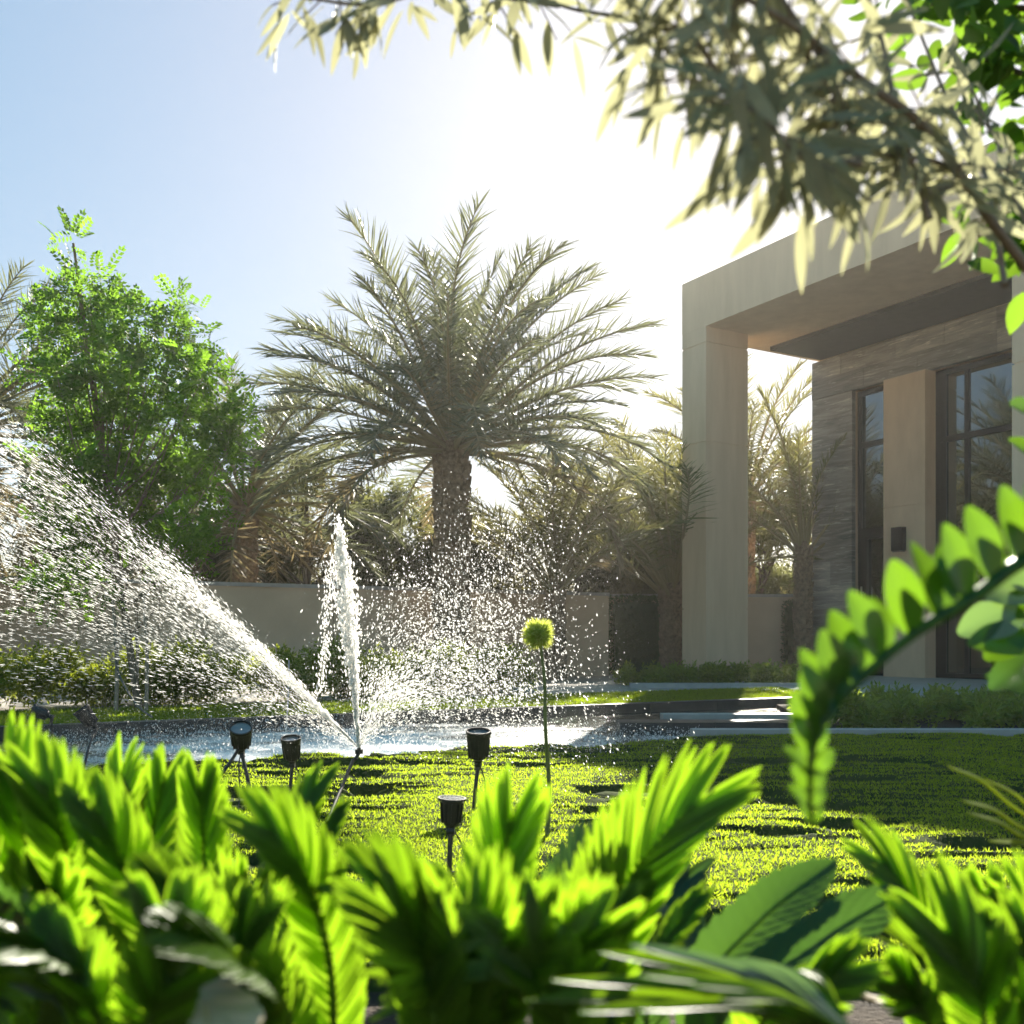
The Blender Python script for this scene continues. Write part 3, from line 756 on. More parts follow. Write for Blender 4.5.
spotlight([P(472, 0, 4.1)[0], 4.1, -.02], P(478.5, 736, 4.1), (.02, -.2, 1), .082, 'spotlight on a tall straight stake right of the fountain')
o = spotlight(gpt(449, 884), P(452, 800, 2.95), (.05, -.02, 1), .060, 'low spotlight with a flat wide rim in front of the lawn', [P(420, 872, 3.0), P(440, 875, 2.96), P(455, 873, 2.94)], True)
spotlight([P(104, 0, 6.3)[0], 6.0, 0], P(83, 712, 6.2), (-.5, -.2, .75), .085, 'spotlight tipped over sideways before the narrow far lawn')
spotlight([P(52, 0, 6.6)[0], 6.6, -.08], P(36, 711, 6.6), (-.9, -.1, .35), .07, 'small spotlight on a bent thin stake at the left end of the pond')

# ------------------------------------------------------------------ sprinkler and its water
NZ = P(359, 748, 4.3)
base = gpt(321, 832); root = empty('lawn_sprinkler', base); tag(root, 'black leaning riser pipe with a sprinkler nozzle throwing the water', 'sprinkler')
mb = MB(); top = P(353, 760, 4.28)-base; tube(mb, [np.array([-.02, -.05, -.08]), top], .0075, 8); mb.build('riser', M['black'], root)
mb = MB(); nz = NZ-base
tube(mb, [top-[0, 0, .005], top+[.012, 0, .006], nz-[.0, 0, .02]], .008, 8); tube(mb, [nz-[0, 0, .024], nz-[0, 0, .006]], .017, 12); tube(mb, [nz-[0, 0, .008], nz], .008, 8)
mb.build('nozzle', M['black'], root)

def drops(mb, p, d, L, W, seed):
    ok_ = (p[:, 1] > 2.8) & (p[:, 2] < H+(HY-385)/F*p[:, 1]); p, d, L, W = p[ok_], d[ok_], L[ok_], W[ok_]
    k = len(p); scatter(mb, ICO_v, ICO_f, basis(d, np.random.default_rng(seed).uniform(0, 6, k)), p, np.c_[L, W, W])
rw = np.random.default_rng(31)
def ballistic(dir0, speed, n, spread, tmax, drag=0, tpow=.7):
    """positions along jets thrown from the nozzle with initial speed and some scatter"""
    d = norm(np.array(dir0)[None]+rw.normal(0, 1, (n, 3))*spread)
    v = speed*rw.uniform(.9, 1.06, n)[:, None]*d
    t = tmax*rw.random(n)**tpow
    g = np.array([0, 0, -9.81])
    p = NZ+v*t[:, None]+.5*g*t[:, None]**2
    vel = v+g*t[:, None]
    return p, vel, t/tmax
# left fan
mb = MB()
for n, el, az, sp_, spr, tm in ((1100, 46, -83, 9.2, .016, .30), (1100, 42.5, -80, 9.2, .022, .30), (1200, 39, -84, 9.0, .026, .30), (1200, 35, -78, 8.8, .03, .30), (1000, 30, -82, 8.6, .036, .30), (900, 26, -76, 8.4, .04, .28), (500, 20, -80, 8.2, .05, .27)):
    d0 = (math.sin(R(az))*math.cos(R(el)), math.cos(R(az))*math.cos(R(el)), math.sin(R(el)))
    p, v, u = ballistic(d0, sp_, n, spr, tm, tpow=.8)
    W = np.clip(rw.lognormal(-6.85, .4, n), .0005, .003)*(.75+.5*u); L = rw.uniform(.006, .034, n)*(.35+.65*u)
    drops(mb, p, v, L, W, 1)
    p, v, u = ballistic(d0, sp_, n*2, spr*2.2, tm, tpow=.7); W = np.clip(rw.lognormal(-7.2, .4, n*2), .0003, .002); drops(mb, p, v, W*rw.uniform(1, 3, n*2), W, 1)
d0 = (math.sin(R(-81))*math.cos(R(44)), math.cos(R(-81))*math.cos(R(44)), math.sin(R(44)))
p, v, u = ballistic(d0, 9.0, 3200, .03, .15, tpow=1.0); W = np.clip(rw.lognormal(-6.7, .4, 3200), .0005, .003); drops(mb, p, v, rw.uniform(.003, .02, 3200), W, 1)
o = mb.build('water_spray', M['drop'], smooth=True); tag(o, kind='stuff')
# upright jet: torn column of water
mb = MB(); topj = P(343, 536, 4.3)
for k in range(7):
    off = rw.normal(0, 1, 3)*[.014, .014, 0]; e = topj+[rw.normal(0, .018), rw.normal(0, .02), -abs(rw.normal(0, .14))]
    q = spline([NZ, NZ*.55+e*.45+off*.5+[.012, 0, 0], e], 40)+rw.normal(0, 1, (40, 3))*.003
    tube(mb, q, np.interp(np.linspace(0, 1, 40), [0, .3, .8, 1], [.0035, .0042, .004, .001])*rw.uniform(.3, 1.3, 40), 6)
o = mb.build('water_jet', M['drop'], smooth=True); tag(o, 'tall white column of water shooting up from the sprinkler', 'water jet')
mb = MB()
n = 2900; u = rw.random(n)**.8; wd = .004+.021*np.sin(np.pi*np.minimum(u, 1)**1.6*.92)**1.5; u = u*(1+.06*rw.normal(0, 1, n)*u)
p = NZ+(topj-NZ)*u[:, None]+np.c_[rw.normal(0, 1, n)*wd-.012*u**2, rw.normal(0, 1, n)*wd, np.zeros(n)]
W = rw.uniform(.002, .0055, n); drops(mb, p, np.tile([0, 0, 1.], (n, 1))+rw.normal(0, .2, (n, 3)), W*rw.uniform(1, 3, n), W, 2)
# second strand that falls back
n = 420; u = rw.random(n); p = P(330, 560, 4.3)+(P(322, 690, 4.3)-P(330, 560, 4.3))*u[:, None]+rw.normal(0, 1, (n, 3))*(.006+.018*rw.random((n, 1)))
W = rw.uniform(.0015, .004, n); drops(mb, p, np.tile([.1, 0, -1.], (n, 1)), W*rw.uniform(1, 3.5, n), W, 3)
# right hand splash, dense near the nozzle
for n, el, az, sp_, spr, tm in ((2300, 66, 70, 2.6, .22, .24), (2700, 52, 75, 3.2, .26, .32), (1700, 62, 40, 3.4, .20, .55), (1700, 70, 80, 3.7, .16, .66), (900, 78, 60, 4.0, .12, .76)):
    d0 = (math.sin(R(az))*math.cos(R(el)), math.cos(R(az))*math.cos(R(el)), math.sin(R(el)))
    p, v, u = ballistic(d0, sp_, n, spr, tm)
    W = np.clip(rw.lognormal(-6.4, .5, n), .0005, .0042); drops(mb, p, v, W*rw.uniform(1, 3.2, n), W, 4)
# fine falling drops between the splash and the puff flower
n = 7000; uu = rw.beta(1.2, 1.9, n)
p = np.stack([P(x, y, Y) for x, y, Y in zip(474+rw.normal(0, 1, n)*(50-8*uu)+28*uu, 706-225*uu+rw.normal(0, 12, n), rw.uniform(4.2, 5.6, n))])
W = np.clip(rw.lognormal(-6.6, .55, n), .0003, .0042); drops(mb, p, np.tile([.15, 0, -1.], (n, 1))+rw.normal(0, .15, (n, 3)), W*rw.uniform(1, 2.6, n), W, 5)
# fine mist hanging round the jets and over the pond
n = 34000; x = np.concatenate([rw.normal(420, 60, n//2), rw.uniform(20, 620, n//2)]); y = np.concatenate([750-np.abs(rw.normal(0, 75, n//2)), 752-np.abs(rw.normal(0, 34, n//2))]); Y = rw.uniform(4.3, 7.2, n)
p = np.stack([(x-512)/F*Y, Y, H-(y-HY)/F*Y], -1); p = p[p[:, 2] > -.06]; n = len(p); W = rw.uniform(.00035, .0011, n); drops(mb, p, np.tile([0, 0, 1.], (n, 1)), W, W, 7)
# splash low over the pond
n = 7000; x = rw.uniform(40, 700, n); Y = rw.uniform(6.3, 8.6, n); p = np.c_[(x-512)/F*Y, Y, -.06+np.abs(rw.normal(0, .07, n))*(1.1-np.abs(x-330)/500)]
W = rw.uniform(.0015, .0055, n); drops(mb, p, np.tile([0, 0, 1.], (n, 1)), W*rw.uniform(1, 2, n), W, 6)
keep = None
o = mb.build('water_drops', M['drop'], smooth=True); tag(o, kind='stuff')

# ------------------------------------------------------------------ puff flower
root = empty('puff_flower', gpt(546, 842)); bb = np.array(root.location); tag(root, 'round fuzzy yellow-green flower head on a tall thin stem', 'flower')
pc = P(538.5, 634, 3.3)-bb
mb = MB(); tube(mb, spline([(0, 0, -.05), P(549, 790, 3.5)-bb, P(545.5, 730, 3.4)-bb, P(544.5, 680, 3.34)-bb, pc], 24), np.linspace(.0085, .0045, 24), 7); mb.build('stem', M['stem'], root)
mb = MB(); n = 2200; d = rand_dirs(n); ln = .056*rng.uniform(.66, 1.08, n)*(1+.10*np.sin(d[:, 0]*5+1)*np.cos(d[:, 2]*4))
scatter(mb, np.array([[.3, -.5, 0], [.3, .5, 0], [1, 0, 0]]), [np.array([[0, 1, 2]])], basis(d, rng.uniform(0, 6, n)), np.tile(pc, (n, 1)), np.c_[ln, np.full(n, .005), ln])
lathe(mb, [(.001, -.034), (.02, -.028), (.034, 0), (.02, .028), (.001, .034)], 14, lambda V: V+pc)
mb.build('flower_head', M['puff'], root)

# ------------------------------------------------------------------ foreground plants
def blade(mb, pts, W, face=(0, -1, .15), ns=110, nw=7, cup=.25, pleat=21, tooth=.13, wave=0, mi=0, rib=1, seed=0):
    """a broad pleated leaf with a toothed rim; pts from foot to tip"""
    r = np.random.default_rng(seed)
    c = spline(pts, ns); s = np.linspace(0, 1, ns); t = norm(np.gradient(c, axis=0))
    f = np.array(face, float); b = norm(np.cross(t, f)); nrm = norm(np.cross(b, t))
    prof = np.interp(s, [0, .12, .35, .62, .82, .93, 1], [.10, .16, .60, 1.0, .92, .55, .06])
    v = np.linspace(-1, 1, 2*nw+1); av = np.abs(v)
    ph = r.uniform(0, 1)
    V = np.zeros((ns, len(v), 3))
    for j, vv in enumerate(v):
        a_ = abs(vv); ss = s-.10*a_
        ph_ = (pleat*(ss+ph)) % 1; pl = np.where(ph_ < .75, ph_/.75, (1-ph_)/.25)*2-1
        w = W*.5*prof*(1+tooth*pl*a_**3+.05*np.sin(9*s+ph*6))
        V[:, j] = c+b*(vv*w)[:, None]+t*(a_*w*.75)[:, None]+nrm*(cup*a_**1.4*w+.030*W*pl*min(1, a_*4)*prof+.05*W*np.sin(4.5*s+vv*2+ph*6)*prof)[:, None]
    m = len(v); idx = np.arange(ns*m).reshape(ns, m)
    mb.add(V.reshape(-1, 3), np.stack([idx[:-1, :-1], idx[:-1, 1:], idx[1:, 1:], idx[1:, :-1]], -1).reshape(-1, 4), mi)
    tube(mb, c-nrm*.001, np.linspace(.0042, .0012, ns), 5, rib)

def feather(mb, pts, W, face=(0, -1, .15), n=34, cup=.3, seed=0, mi=0, rib=1, gap=1.0, **kw):
    """an arching leaf of many long, overlapping, forward-swept leaflets along a rib"""
    r = np.random.default_rng(seed); ns = 60
    c = spline(pts, ns); s = np.linspace(0, 1, ns); t = norm(np.gradient(c, axis=0)); L = np.linalg.norm(np.diff(c, axis=0), axis=1).sum()
    b = norm(np.cross(t, np.array(face, float))); nrm = norm(np.cross(b, t))
    bend = r.normal(0, .25)
    for sd in (-1, 1):
        u = np.linspace(.30, .93, n)+r.uniform(-.004, .004, n)
        ip = lambda A: np.stack([np.interp(u, s, A[:, k]) for k in range(3)], -1)
        p, tt, bb, nn = ip(c), norm(ip(t)), norm(ip(b)), norm(ip(nrm))
        prof = np.interp(u, [.28, .45, .65, .82, .94, 1], [.6, .9, 1, .85, .55, .3])*r.uniform(.95, 1.04, n)
        a = np.radians(np.interp(u, [.3, .7, 1], [44, 33, 10])+r.normal(0, 1.2, n))
        ln = W*.5*prof/np.maximum(np.sin(a), .42)
        k = 7; x = np.linspace(0, 1, k); wd = np.interp(x, [0, .15, .5, .8, 1], [.9, 1, 1, .85, .12])
        lift = cup*.5+r.normal(0, .05, n)
        out = []
        for q in range(n):
            d = tt[q]*math.cos(a[q])+bb[q]*sd*math.sin(a[q]); e = norm(np.cross(nn[q], d))
            cl = p[q]+d*(x*ln[q])[:, None]+nn[q]*((lift[q]*x-.42*(cup+lift[q])*x**2.2)*ln[q])[:, None]+tt[q]*(.16*x*x*ln[q])[:, None]
            hw = (.27*L/n*gap)*wd
            fold = nn[q]*.28
            V = np.stack([cl-e*hw[:, None]+fold*hw[:, None], cl, cl+e*hw[:, None]+fold*hw[:, None]], 1)
            out.append(V.reshape(-1, 3))
        V = np.concatenate(out); i0 = np.arange(k-1)*3
        fq = np.concatenate([np.stack([i0, i0+1, i0+4, i0+3], -1), np.stack([i0+1, i0+2, i0+5, i0+4], -1)])
        mb.add(V, (fq[None]+(np.arange(n)*k*3)[:, None, None]).reshape(-1, 4), mi)
    tube(mb, c-nrm*.001, np.linspace(.0046, .0010, ns), 5, rib)

def foliage_plant(name, base, leaves, label, mat, group='broad pleated plants along the bottom'):
    base = np.array(base, float); root = empty(name, base); tag(root, label, 'plant', group)
    for i, (pp, W, Y, kw) in enumerate(leaves):
        Ys = Y if isinstance(Y, (tuple, list)) else (Y, Y, Y)
        q = [P(x, y, yy)-base for (x, y), yy in zip(pp, Ys)]; q[2] = q[2]-(q[2]-q[1])*.20
        foot = np.array([rng.normal(0, .03), rng.normal(0, .03), -.03])
        q = [foot, foot*.35+q[0]*.65+np.array([0, 0, -.01])]+q
        kw = dict(kw); mt = kw.pop('mat', mat)
        mb = MB(); (blade if mat == 'fore_dark' and mt == mat else feather)(mb, q, .92*W/F*Ys[1], seed=abs(int(base[0]*50))+i*7+90, **kw)
        mb.build('leaf', [M[mt], M['fore_rib']], root, smooth=True)
    # lower leaves of the rosette
    rf = random.Random(int(base[0]*1000)); bx = 512+base[0]/base[1]*F
    for i in range(0 if mat == 'fore_dark' else 3):
        Y = rf.uniform(.74, .95); sx = rf.uniform(-1, 1); x = bx+sx*90
        pp = [(bx+sx*40, 1020), (bx+sx*70, 980), (x+rf.uniform(-30, 30), rf.uniform(920, 1000))]
        q = [P(a_, b_, Y+k*.0) for k, (a_, b_) in enumerate(pp)]; q = [v-base for v in q]
        mb = MB(); feather(mb, [np.array([0, 0, -.03]), q[0]*.7, q[0], q[1], q[2]], rf.uniform(66, 105)/F*Y, face=(rf.uniform(-.6, .6), -1, rf.uniform(.2, .9)), seed=i+abs(int(bx)))
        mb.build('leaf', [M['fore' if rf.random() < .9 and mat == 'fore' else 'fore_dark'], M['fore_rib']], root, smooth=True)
    return root
A = {}
foliage_plant('pleated_plant', (-.62, 1.15, -.03), [
    ([(30, 960), (28, 850), (0, 728)], 95, (1.1, 1.05, 1.05), {}),
    ([(75, 980), (70, 860), (28, 745)], 85, (1.1, 1.0, .98), {'face': (.5, -1, .2)}),
    ([(100, 960), (115, 860), (128, 728)], 72, (1.15, 1.2, 1.22), {'face': (-.4, -1, .2)}),
    ([(0, 1000), (-20, 900), (-60, 800)], 90, (1.1, 1.0, 1.0), {}),
    ([(45, 1000), (60, 930), (50, 870)], 84, (1.0, .9, .85), {}),
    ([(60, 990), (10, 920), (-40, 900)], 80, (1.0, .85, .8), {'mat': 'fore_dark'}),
], 'bright broad-leaved plant filling the lower left corner', 'fore')
foliage_plant('pleated_plant', (-.42, 1.12, -.03), [
    ([(150, 980), (130, 880), (78, 778)], 78, (1.05, 1.0, .98), {'face': (.6, -1, .3)}),
    ([(140, 940), (150, 850), (172, 748)], 66, (1.2, 1.25, 1.28), {'face': (.2, -1, .2)}),
    ([(205, 960), (205, 860), (198, 750)], 66, (1.15, 1.2, 1.2), {'face': (-.1, -1, .1)}),
    ([(170, 930), (185, 870), (205, 820)], 60, (1.25, 1.3, 1.35), {'mat': 'fore_dark'}),
    ([(120, 1000), (60, 960), (-30, 940)], 70, (.9, .8, .75), {'face': (.2, -.6, 1)}),
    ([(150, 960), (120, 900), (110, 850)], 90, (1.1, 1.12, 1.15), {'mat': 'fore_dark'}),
], 'bright broad-leaved plant below the tilted two-legged spotlight', 'fore')
foliage_plant('pleated_plant', (-.24, 1.0, -.03), [
    ([(335, 1010), (312, 890), (238, 800)], 84, (.95, .9, .88), {'face': (.5, -1, .5)}),
    ([(290, 920), (296, 840), (325, 765)], 60, (1.15, 1.2, 1.25), {'face': (-.5, -1, .4)}),
    ([(300, 930), (320, 860), (352, 785)], 34, (1.15, 1.2, 1.25), {'face': (-.7, -1, .3)}),
    ([(260, 1010), (215, 930), (140, 880)], 85, (.9, .82, .78), {'face': (.5, -1, .9)}),
    ([(290, 1020), (235, 960), (160, 930)], 75, (.85, .75, .7), {'face': (.3, -.8, 1)}),
    ([(270, 990), (245, 940), (250, 890)], 80, (1.05, 1.1, 1.1), {}),
], 'bright broad-leaved plant with arching blades directly below the sprinkler rod', 'fore')
foliage_plant('pleated_plant', (-.06, .98, -.03), [
    ([(465, 1010), (425, 930), (348, 872)], 96, (.95, .92, .92), {'face': (.5, -1, .6)}),
    ([(490, 1000), (496, 900), (522, 776)], 92, (1.0, 1.02, 1.02), {'face': (-.2, -1, .2)}),
    ([(440, 1010), (425, 960), (385, 900)], 120, (.85, .78, .75), {'mat': 'fore', 'face': (.4, -1, .6)}),
    ([(500, 1020), (520, 970), (560, 910)], 80, (.85, .8, .8), {'face': (-.4, -1, .4)}),
    ([(430, 1000), (415, 955), (432, 905)], 60, (1.05, 1.12, 1.15), {'mat': 'fore'}),
    ([(470, 1030), (475, 970), (468, 915)], 110, (.85, .8, .8), {'face': (.1, -1, .3)}),
], 'bright broad-leaved plant in front of the low flat-rimmed spotlight', 'fore')
foliage_plant('pleated_plant', (.09, 1.05, -.03), [
    ([(590, 1000), (630, 880), (735, 762)], 112, (1.0, .98, .98), {'face': (-.4, -1, .3)}),
    ([(580, 1000), (600, 900), (640, 815)], 80, (1.05, 1.05, 1.05), {'face': (.2, -1, .2)}),
    ([(570, 960), (575, 890), (610, 835)], 75, (1.2, 1.25, 1.3), {'mat': 'fore_dark', 'face': (-.5, -1, .5)}),
    ([(650, 980), (670, 900), (690, 862)], 70, (1.15, 1.2, 1.25), {'mat': 'fore_dark'}),
    ([(620, 1020), (660, 950), (720, 870)], 40, (1.05, 1.1, 1.15), {'face': (-.6, -1, .3)}),
    ([(560, 1020), (570, 960), (600, 920)], 80, (.85, .8, .8), {'mat': 'fore'}),
], 'bright broad-leaved plant in the middle with one long blade leaning over the lawn', 'fore')
foliage_plant('dark_plant', (.26, 1.15, -.03), [
    ([(700, 1000), (760, 920), (855, 845)], 66, (1.1, 1.1, 1.12), {'face': (-.3, -1, .9), 'tooth': .05, 'cup': .1, 'pleat': 26}),
    ([(740, 1010), (820, 940), (925, 878)], 62, (1.05, 1.05, 1.05), {'face': (-.3, -1, .9), 'tooth': .03, 'cup': .1}),
    ([(700, 1010), (690, 940), (660, 895)], 55, (1.1, 1.15, 1.2), {'face': (.3, -1, .6)}),
    ([(760, 1030), (800, 1000), (860, 960)], 70, (.95, .9, .88), {'mat': 'fore', 'face': (-.2, -1, .8)}),
], 'dark green glossy plant with two broad blades leaning towards the house', 'fore_dark')
foliage_plant('pleated_plant', (.50, 1.05, -.03), [
    ([(960, 1000), (920, 910), (862, 842)], 78, (1.1, 1.08, 1.08), {'face': (.4, -1, .6)}),
    ([(1000, 1010), (990, 950), (982, 872)], 62, (1.05, 1.05, 1.05), {'face': (.1, -1, .2)}),
    ([(1030, 1000), (1040, 940), (1020, 900)], 80, (1.05, 1.0, 1.0), {}),
    ([(970, 1020), (930, 960), (900, 910)], 80, (1.1, 1.15, 1.15), {'face': (.4, -1, .7)}),
    ([(930, 1030), (915, 1000), (890, 975)], 60, (.95, .92, .9), {}),
], 'yellow-green broad-leaved plant in the lower right corner', 'fore')
# fan of thin blades
base = np.array([.27, .78, -.03]); root = empty('fan_palm', base); tag(root, 'young fan palm with thin striped blades spreading leftwards at the bottom', 'plant')
hub = P(850, 1035, .74)
mb = MB(); tube(mb, spline([(0, 0, 0), (hub-base)*.6+[0, .02, 0], hub-base], 8), .005, 6); mb.build('stalk', M['fore_rib'], root)
for (x, y), Y in (((525, 1000), .70), ((552, 980), .69), ((556, 992), .73), ((600, 952), .72), ((632, 945), .70), ((668, 952), .76), ((700, 958), .72), ((735, 960), .75), ((580, 1012), .68), ((640, 975), .66), ((690, 985), .66), ((760, 965), .8), ((640, 1010), .68), ((720, 1000), .66), ((800, 970), .8)):
    e = P(x, y, Y); mb = MB()
    blade(mb, [hub-base, (hub*.5+e*.5)-base+[0, 0, .012], e-base], .011, face=(.1, -.5, 1), ns=18, nw=2, tooth=0, pleat=0, cup=.5, rib=0)
    mb.build('leaf', [M['grey_leaf'] if rng.random() < .25 else M['fore'], M['fore_rib']], root, smooth=True)
# dead straw-coloured leaf lying over the plants
for nm, pp, W, lab in (('dead_leaf', [(140, 945, .82), (185, 985, .78), (250, 1035, .74)], .05, 'pale bleached dead leaf lying across the green leaves at the bottom left'),
                       ('dead_leaf', [(845, 985, 1.05), (880, 1000, 1.0), (915, 998, .98)], .018, 'white dry strip of leaf on the dark soil at the bottom right')):
    q = [P(*p) for p in pp]; mb = MB(); blade(mb, [p-q[1] for p in q], W, face=(.2, -.7, 1), tooth=.05, pleat=6, rib=0)
    o = mb.build(nm, [M['straw'], M['straw']], smooth=True); o.location = q[1]; tag(o, lab, 'dead leaf')
# side grass tuft on the right
base = np.array([.72, 1.3, -.03]); root = empty('grass_tuft', base); tag(root, 'yellowish long-bladed tuft reaching in from the right edge over the lawn', 'plant')
for (x, y), (xm, ym) in (((948, 765), (1000, 795)), ((963, 800), (1010, 820)), ((968, 812), (1015, 832)), ((985, 778), (1030, 808)), ((990, 840), (1040, 850))):
    mb = MB(); q = [np.zeros(3), P(1085, 900, 1.32)-base, P(xm, ym, 1.28)-base, P(x, y, 1.24)-base]
    blade(mb, q, .014, face=(0, -.4, 1), ns=24, nw=2, tooth=0, pleat=0, rib=0); mb.build('leaf', [M['hedge'], M['hedge']], root, smooth=True)

# zz frond coming in from the right
base = np.array([.56, .78, -.03]); root = empty('zz_plant', base); tag(root, 'arching frond with thick paired leaflets hanging in from the right edge', 'plant')
fp = spline([np.zeros(3)+base, P(1190, 760, .8), P(1130, 580, .8), P(1040, 556, .79), P(975, 596, .78), P(909, 637, .77), P(852, 687, .76), P(822, 722, .75), P(812, 755, .75), P(810, 795, .75), P(813, 828, .75)], 120)
mb = MB(); tube(mb, fp-base, np.interp(np.arange(120), [0, 60, 119], [.008, .0045, .0015]), 7); mb.build('stem', M['zz'], root, smooth=True)
zt = leaf_tpl(.30, .25, .12); tg = norm(np.gradient(fp, axis=0))
def zleaf(pos, d, L, W, upv):
    mb = MB(); ns = 12; c = spline([np.zeros(3), d*L*.5+np.array([0, -.003, .002]), d*L], ns); s = np.linspace(0, 1, ns)
    t = norm(np.gradient(c, axis=0)); b = norm(np.cross(t, upv)); nr = np.cross(b, t)
    w = W*np.sin(np.pi*np.clip(s*.93+.045, 0, 1))**.75; v = np.linspace(-1, 1, 7)
    V = c[:, None]+b[:, None]*(w[:, None]*v)[..., None]+nr[:, None]*(.22*w[:, None]*np.abs(v)**1.3)[..., None]
    idx = np.arange(ns*7).reshape(ns, 7); mb.add((V+pos).reshape(-1, 3), np.stack([idx[:-1, :-1], idx[:-1, 1:], idx[1:, 1:], idx[1:, :-1]], -1).reshape(-1, 4))
    return mb
rz = np.random.default_rng(8)
for i, k in enumerate(np.linspace(34, 117, 17).astype(int)):
    u = (k-34)/83; L = np.interp(u, [0, .2, .45, .65, .8, 1], [.060, .062, .056, .046, .030, .018])
    for sd in (0, 1):
        d = np.array([-.30-.25*u, -.1, 1]) if not sd else np.array([-.12+.4*u, .35, .9])
        if u > .75: d = np.array([-.5, -.1, .55]) if not sd else np.array([.55, .2, .6])
        d = norm(d+rz.normal(0, .07, 3)); zleaf(fp[k]-base, d, L*(1 if not sd else .85), L*.235, norm(np.array([.25+rz.normal(0, .35), -1, .2]))).build('leaflet', M['zz'], root, smooth=True)
# grey-green shrub at the right edge
base = np.array([.66, 1.22, -.03]); root = empty('grey_leaf_shrub', base); tag(root, 'grey-green shrub with curled broad leaves at the right edge under the frond', 'plant')
for (x0, y0), (x1, y1), W, mt in (((1024, 612), (958, 634), .026, 'grey_leaf'), ((1030, 600), (975, 588), .024, 'grey_leaf'), ((1020, 625), (985, 660), .022, 'zz'), ((1040, 585), (1005, 560), .025, 'grey_leaf'), ((1040, 640), (968, 645), .024, 'zz'), ((1035, 655), (990, 690), .02, 'fore_dark'), ((1040, 560), (1012, 520), .022, 'grey_leaf'), ((1040, 600), (1000, 615), .02, 'zz'), ((1050, 690), (985, 676), .02, 'fore_dark'), ((1045, 470), (1008, 440), .022, 'zz'), ((1045, 425), (1010, 405), .02, 'zz')):
    p, q = P(x0, y0, 1.2)-base, P(x1, y1, 1.2+rz.normal(0, .03))-base
    L = np.linalg.norm(q-p); zleaf(p, norm(q-p), L, W, norm(np.array([rz.normal(0, .4), -1, .7]))).build('leaf', M[mt], root, smooth=True)
mb = MB()
for x, y in ((1045, 420), (1042, 520), (1040, 600), (1050, 680)): tube(mb, spline([(0, 0, -.05), P(1075, (y+1000)/2, 1.2)-base, P(x-4, y, 1.2)-base], 10), np.linspace(.006, .003, 10), 6)
mb.build('stems', M['stem'], root)

# ------------------------------------------------------------------ overhanging olive
base = np.array([1.02, 1.35, -.05]); root = empty('olive_tree', base); tag(root, 'olive tree whose grey-green branches hang over the view from the upper right', 'tree')
BR = [[(1180, 420, 1.4), (1080, 330, 1.3), (1005, 240, 1.15), (930, 160, 1.08), (860, 105, 1.02), (790, 50, .98), (720, 10, .98), (640, -40, 1.0)],
      [(1005, 240, 1.15), (950, 195, 1.1), (880, 180, 1.05), (830, 165, 1.02)],
      [(860, 190, 1.02), (830, 100, 1.0), (780, 20, 1.0), (740, -60, 1.05)],
      [(790, 120, .98), (700, 110, 1.15), (640, 50, 1.25), (560, 5, 1.35), (470, -40, 1.4)],
      [(560, 5, 1.35), (440, -10, 1.3), (370, 5, 1.3), (290, -5, 1.3)],
      [(930, 245, 1.08), (900, 150, 1.1), (880, 60, 1.15), (850, -30, 1.2)],
      [(1005, 285, 1.15), (985, 200, 1.25), (945, 120, 1.3), (905, 20, 1.35)],
      [(1080, 330, 1.3), (1020, 210, 1.3), (1000, 150, 1.35), (960, 90, 1.4)],
      [(790, 120, .98), (740, 130, 1.0), (690, 60, 1.0), (640, 60, 1.05)],
      [(860, 190, 1.02), (800, 180, .95), (770, 150, .9), (735, 100, .88)]]
mbw = MB(); mb = MB(); ro = np.random.default_rng(12); lt = leaf_tpl(.085, .3, .16)
tube(mbw, spline([(0, 0, 0), P(1260, 760, 1.4)-base, P(1200, 520, 1.4)-base, P(1150, 380, 1.38)-base, P(1120, 200, 1.4)-base, P(1100, -100, 1.5)-base], 20), np.linspace(.05, .02, 20), 9)
DENS = [88, 26, 52, 34, 46, 26, 26, 22, 40, 52]
for bi, (br, n) in enumerate(zip(BR, DENS)):
    q = spline([P(b_[0], b_[1]-(26 if 600 < b_[0] < 1000 else 0), b_[2])-base for b_ in br], 40); tube(mbw, q, np.linspace(.0085 if bi == 0 else .004, .0016, 40), 6)
    s0 = 15 if bi == 0 else (4 if bi not in (7,) else 14)
    k = ro.integers(s0, 40, n); tgq = norm(np.gradient(q, axis=0))
    # twigs
    tw = norm(tgq[k]*.5+ro.normal(0, .7, (n, 3))*[1, .8, .8]+[0, 0, -.3]); tl = ro.uniform(.02, .075, n)*(1.25 if bi in (0, 2, 9) else .9)
    for a_, b_, c_ in zip(q[k], tw, tl):
        if ro.random() < .5: tube(mbw, [a_, a_+b_*c_], .0012, 4, caps=False)
    for rep in range(2):
        pos = q[k]+tw*(tl*ro.uniform(.2, 1, n))[:, None]
        d = norm(tw*.7+ro.normal(0, .45, (n, 3))+[0, 0, -.42]); L = ro.uniform(.034, .076, n)
        up_ = ro.normal(0, .5, (n, 3))+[0, -1, .2]
        scatter(mb, lt[0], lt[1], basis(d, ro.normal(0, .5, n), up_), pos, np.c_[L, L*ro.uniform(.8, 1.3, n), L])
mbw.build('trunk', M['olive_wood'], root, smooth=True); mb.build('crown', M['olive'], root, smooth=True)

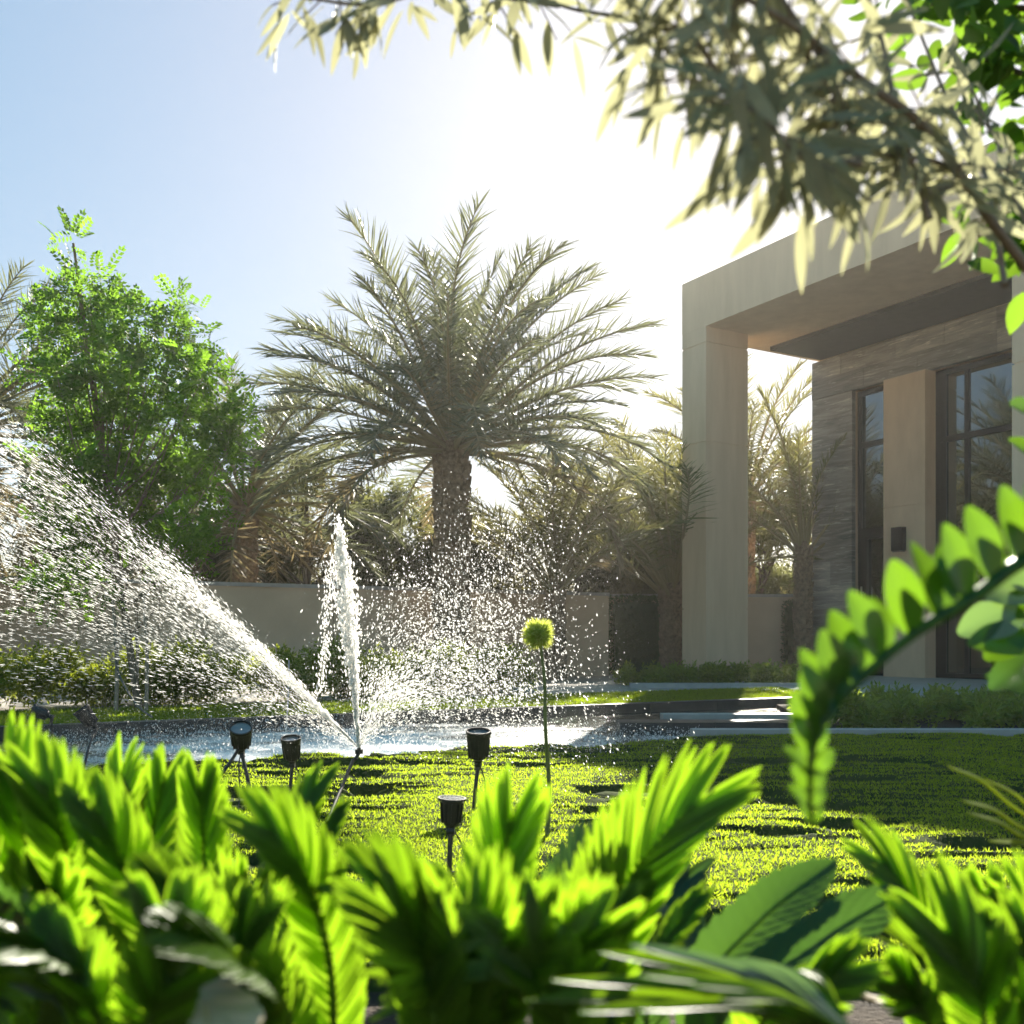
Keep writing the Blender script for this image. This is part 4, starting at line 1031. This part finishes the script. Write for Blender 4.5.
# broad-leaved tree at the top right
base = np.array([1.55, 1.75, -.05]); root = empty('broadleaf_tree', base); tag(root, 'bright green round-leaved tree reaching in at the top right corner', 'tree')
mbw = MB(); mb = MB()
tube(mbw, spline([(0, 0, 0), P(1400, 500, 1.75)-base, P(1330, 100, 1.7)-base, P(1300, -300, 1.7)-base], 16), np.linspace(.06, .03, 16), 9)
lt2 = leaf_tpl(.24, .3, .12)
for br, n in (([(1330, 100, 1.7), (1150, 30, 1.65), (1040, 10, 1.6), (930, 5, 1.6)], 130), ([(1330, 100, 1.7), (1130, 110, 1.6), (1040, 80, 1.55), (985, 60, 1.5)], 120), ([(1330, 130, 1.7), (1120, 200, 1.55), (1050, 190, 1.5), (1000, 165, 1.5)], 55), ([(1330, 140, 1.7), (1120, 260, 1.5), (1050, 225, 1.5), (1000, 232, 1.48)], 40), ([(1330, 100, 1.7), (1120, -30, 1.6), (1030, -40, 1.6), (900, -30, 1.6)], 90)):
    q = spline([P(*b_)-base for b_ in br], 30); tube(mbw, q, np.linspace(.012, .002, 30), 6); k = ro.integers(12, 30, n)
    pos = q[k]+ro.normal(0, .035, (n, 3)); d = norm(ro.normal(0, .7, (n, 3))+[-.3, 0, -.25]); L = ro.uniform(.04, .07, n)
    scatter(mb, lt2[0], lt2[1], basis(d, ro.normal(0, .6, n), ro.normal(0, .6, (n, 3))+[0, -.6, .6]), pos, np.c_[L, L, L])
mbw.build('trunk', M['bark'], root, smooth=True); mb.build('crown', M['broad'], root, smooth=True)

# ------------------------------------------------------------------ thin even haze, added for sun glare, lifted shade and faded distance
hm = bpy.data.materials.new('haze'); hm.use_nodes = True; nt = hm.node_tree
nt.nodes.remove(nt.nodes['Principled BSDF'])
pv = nt.nodes.new('ShaderNodeVolumePrincipled'); pv.inputs['Color'].default_value = (.97, .94, .88, 1)
pv.inputs['Density'].default_value = .0008; pv.inputs['Anisotropy'].default_value = .55
nt.links.new(pv.outputs[0], nt.nodes['Material Output'].inputs['Volume'])
mb = MB(); box(mb, -114, 114, -44, 154, -1.4, 11.0)
o = mb.build('haze', hm); tag(o, kind='stuff')
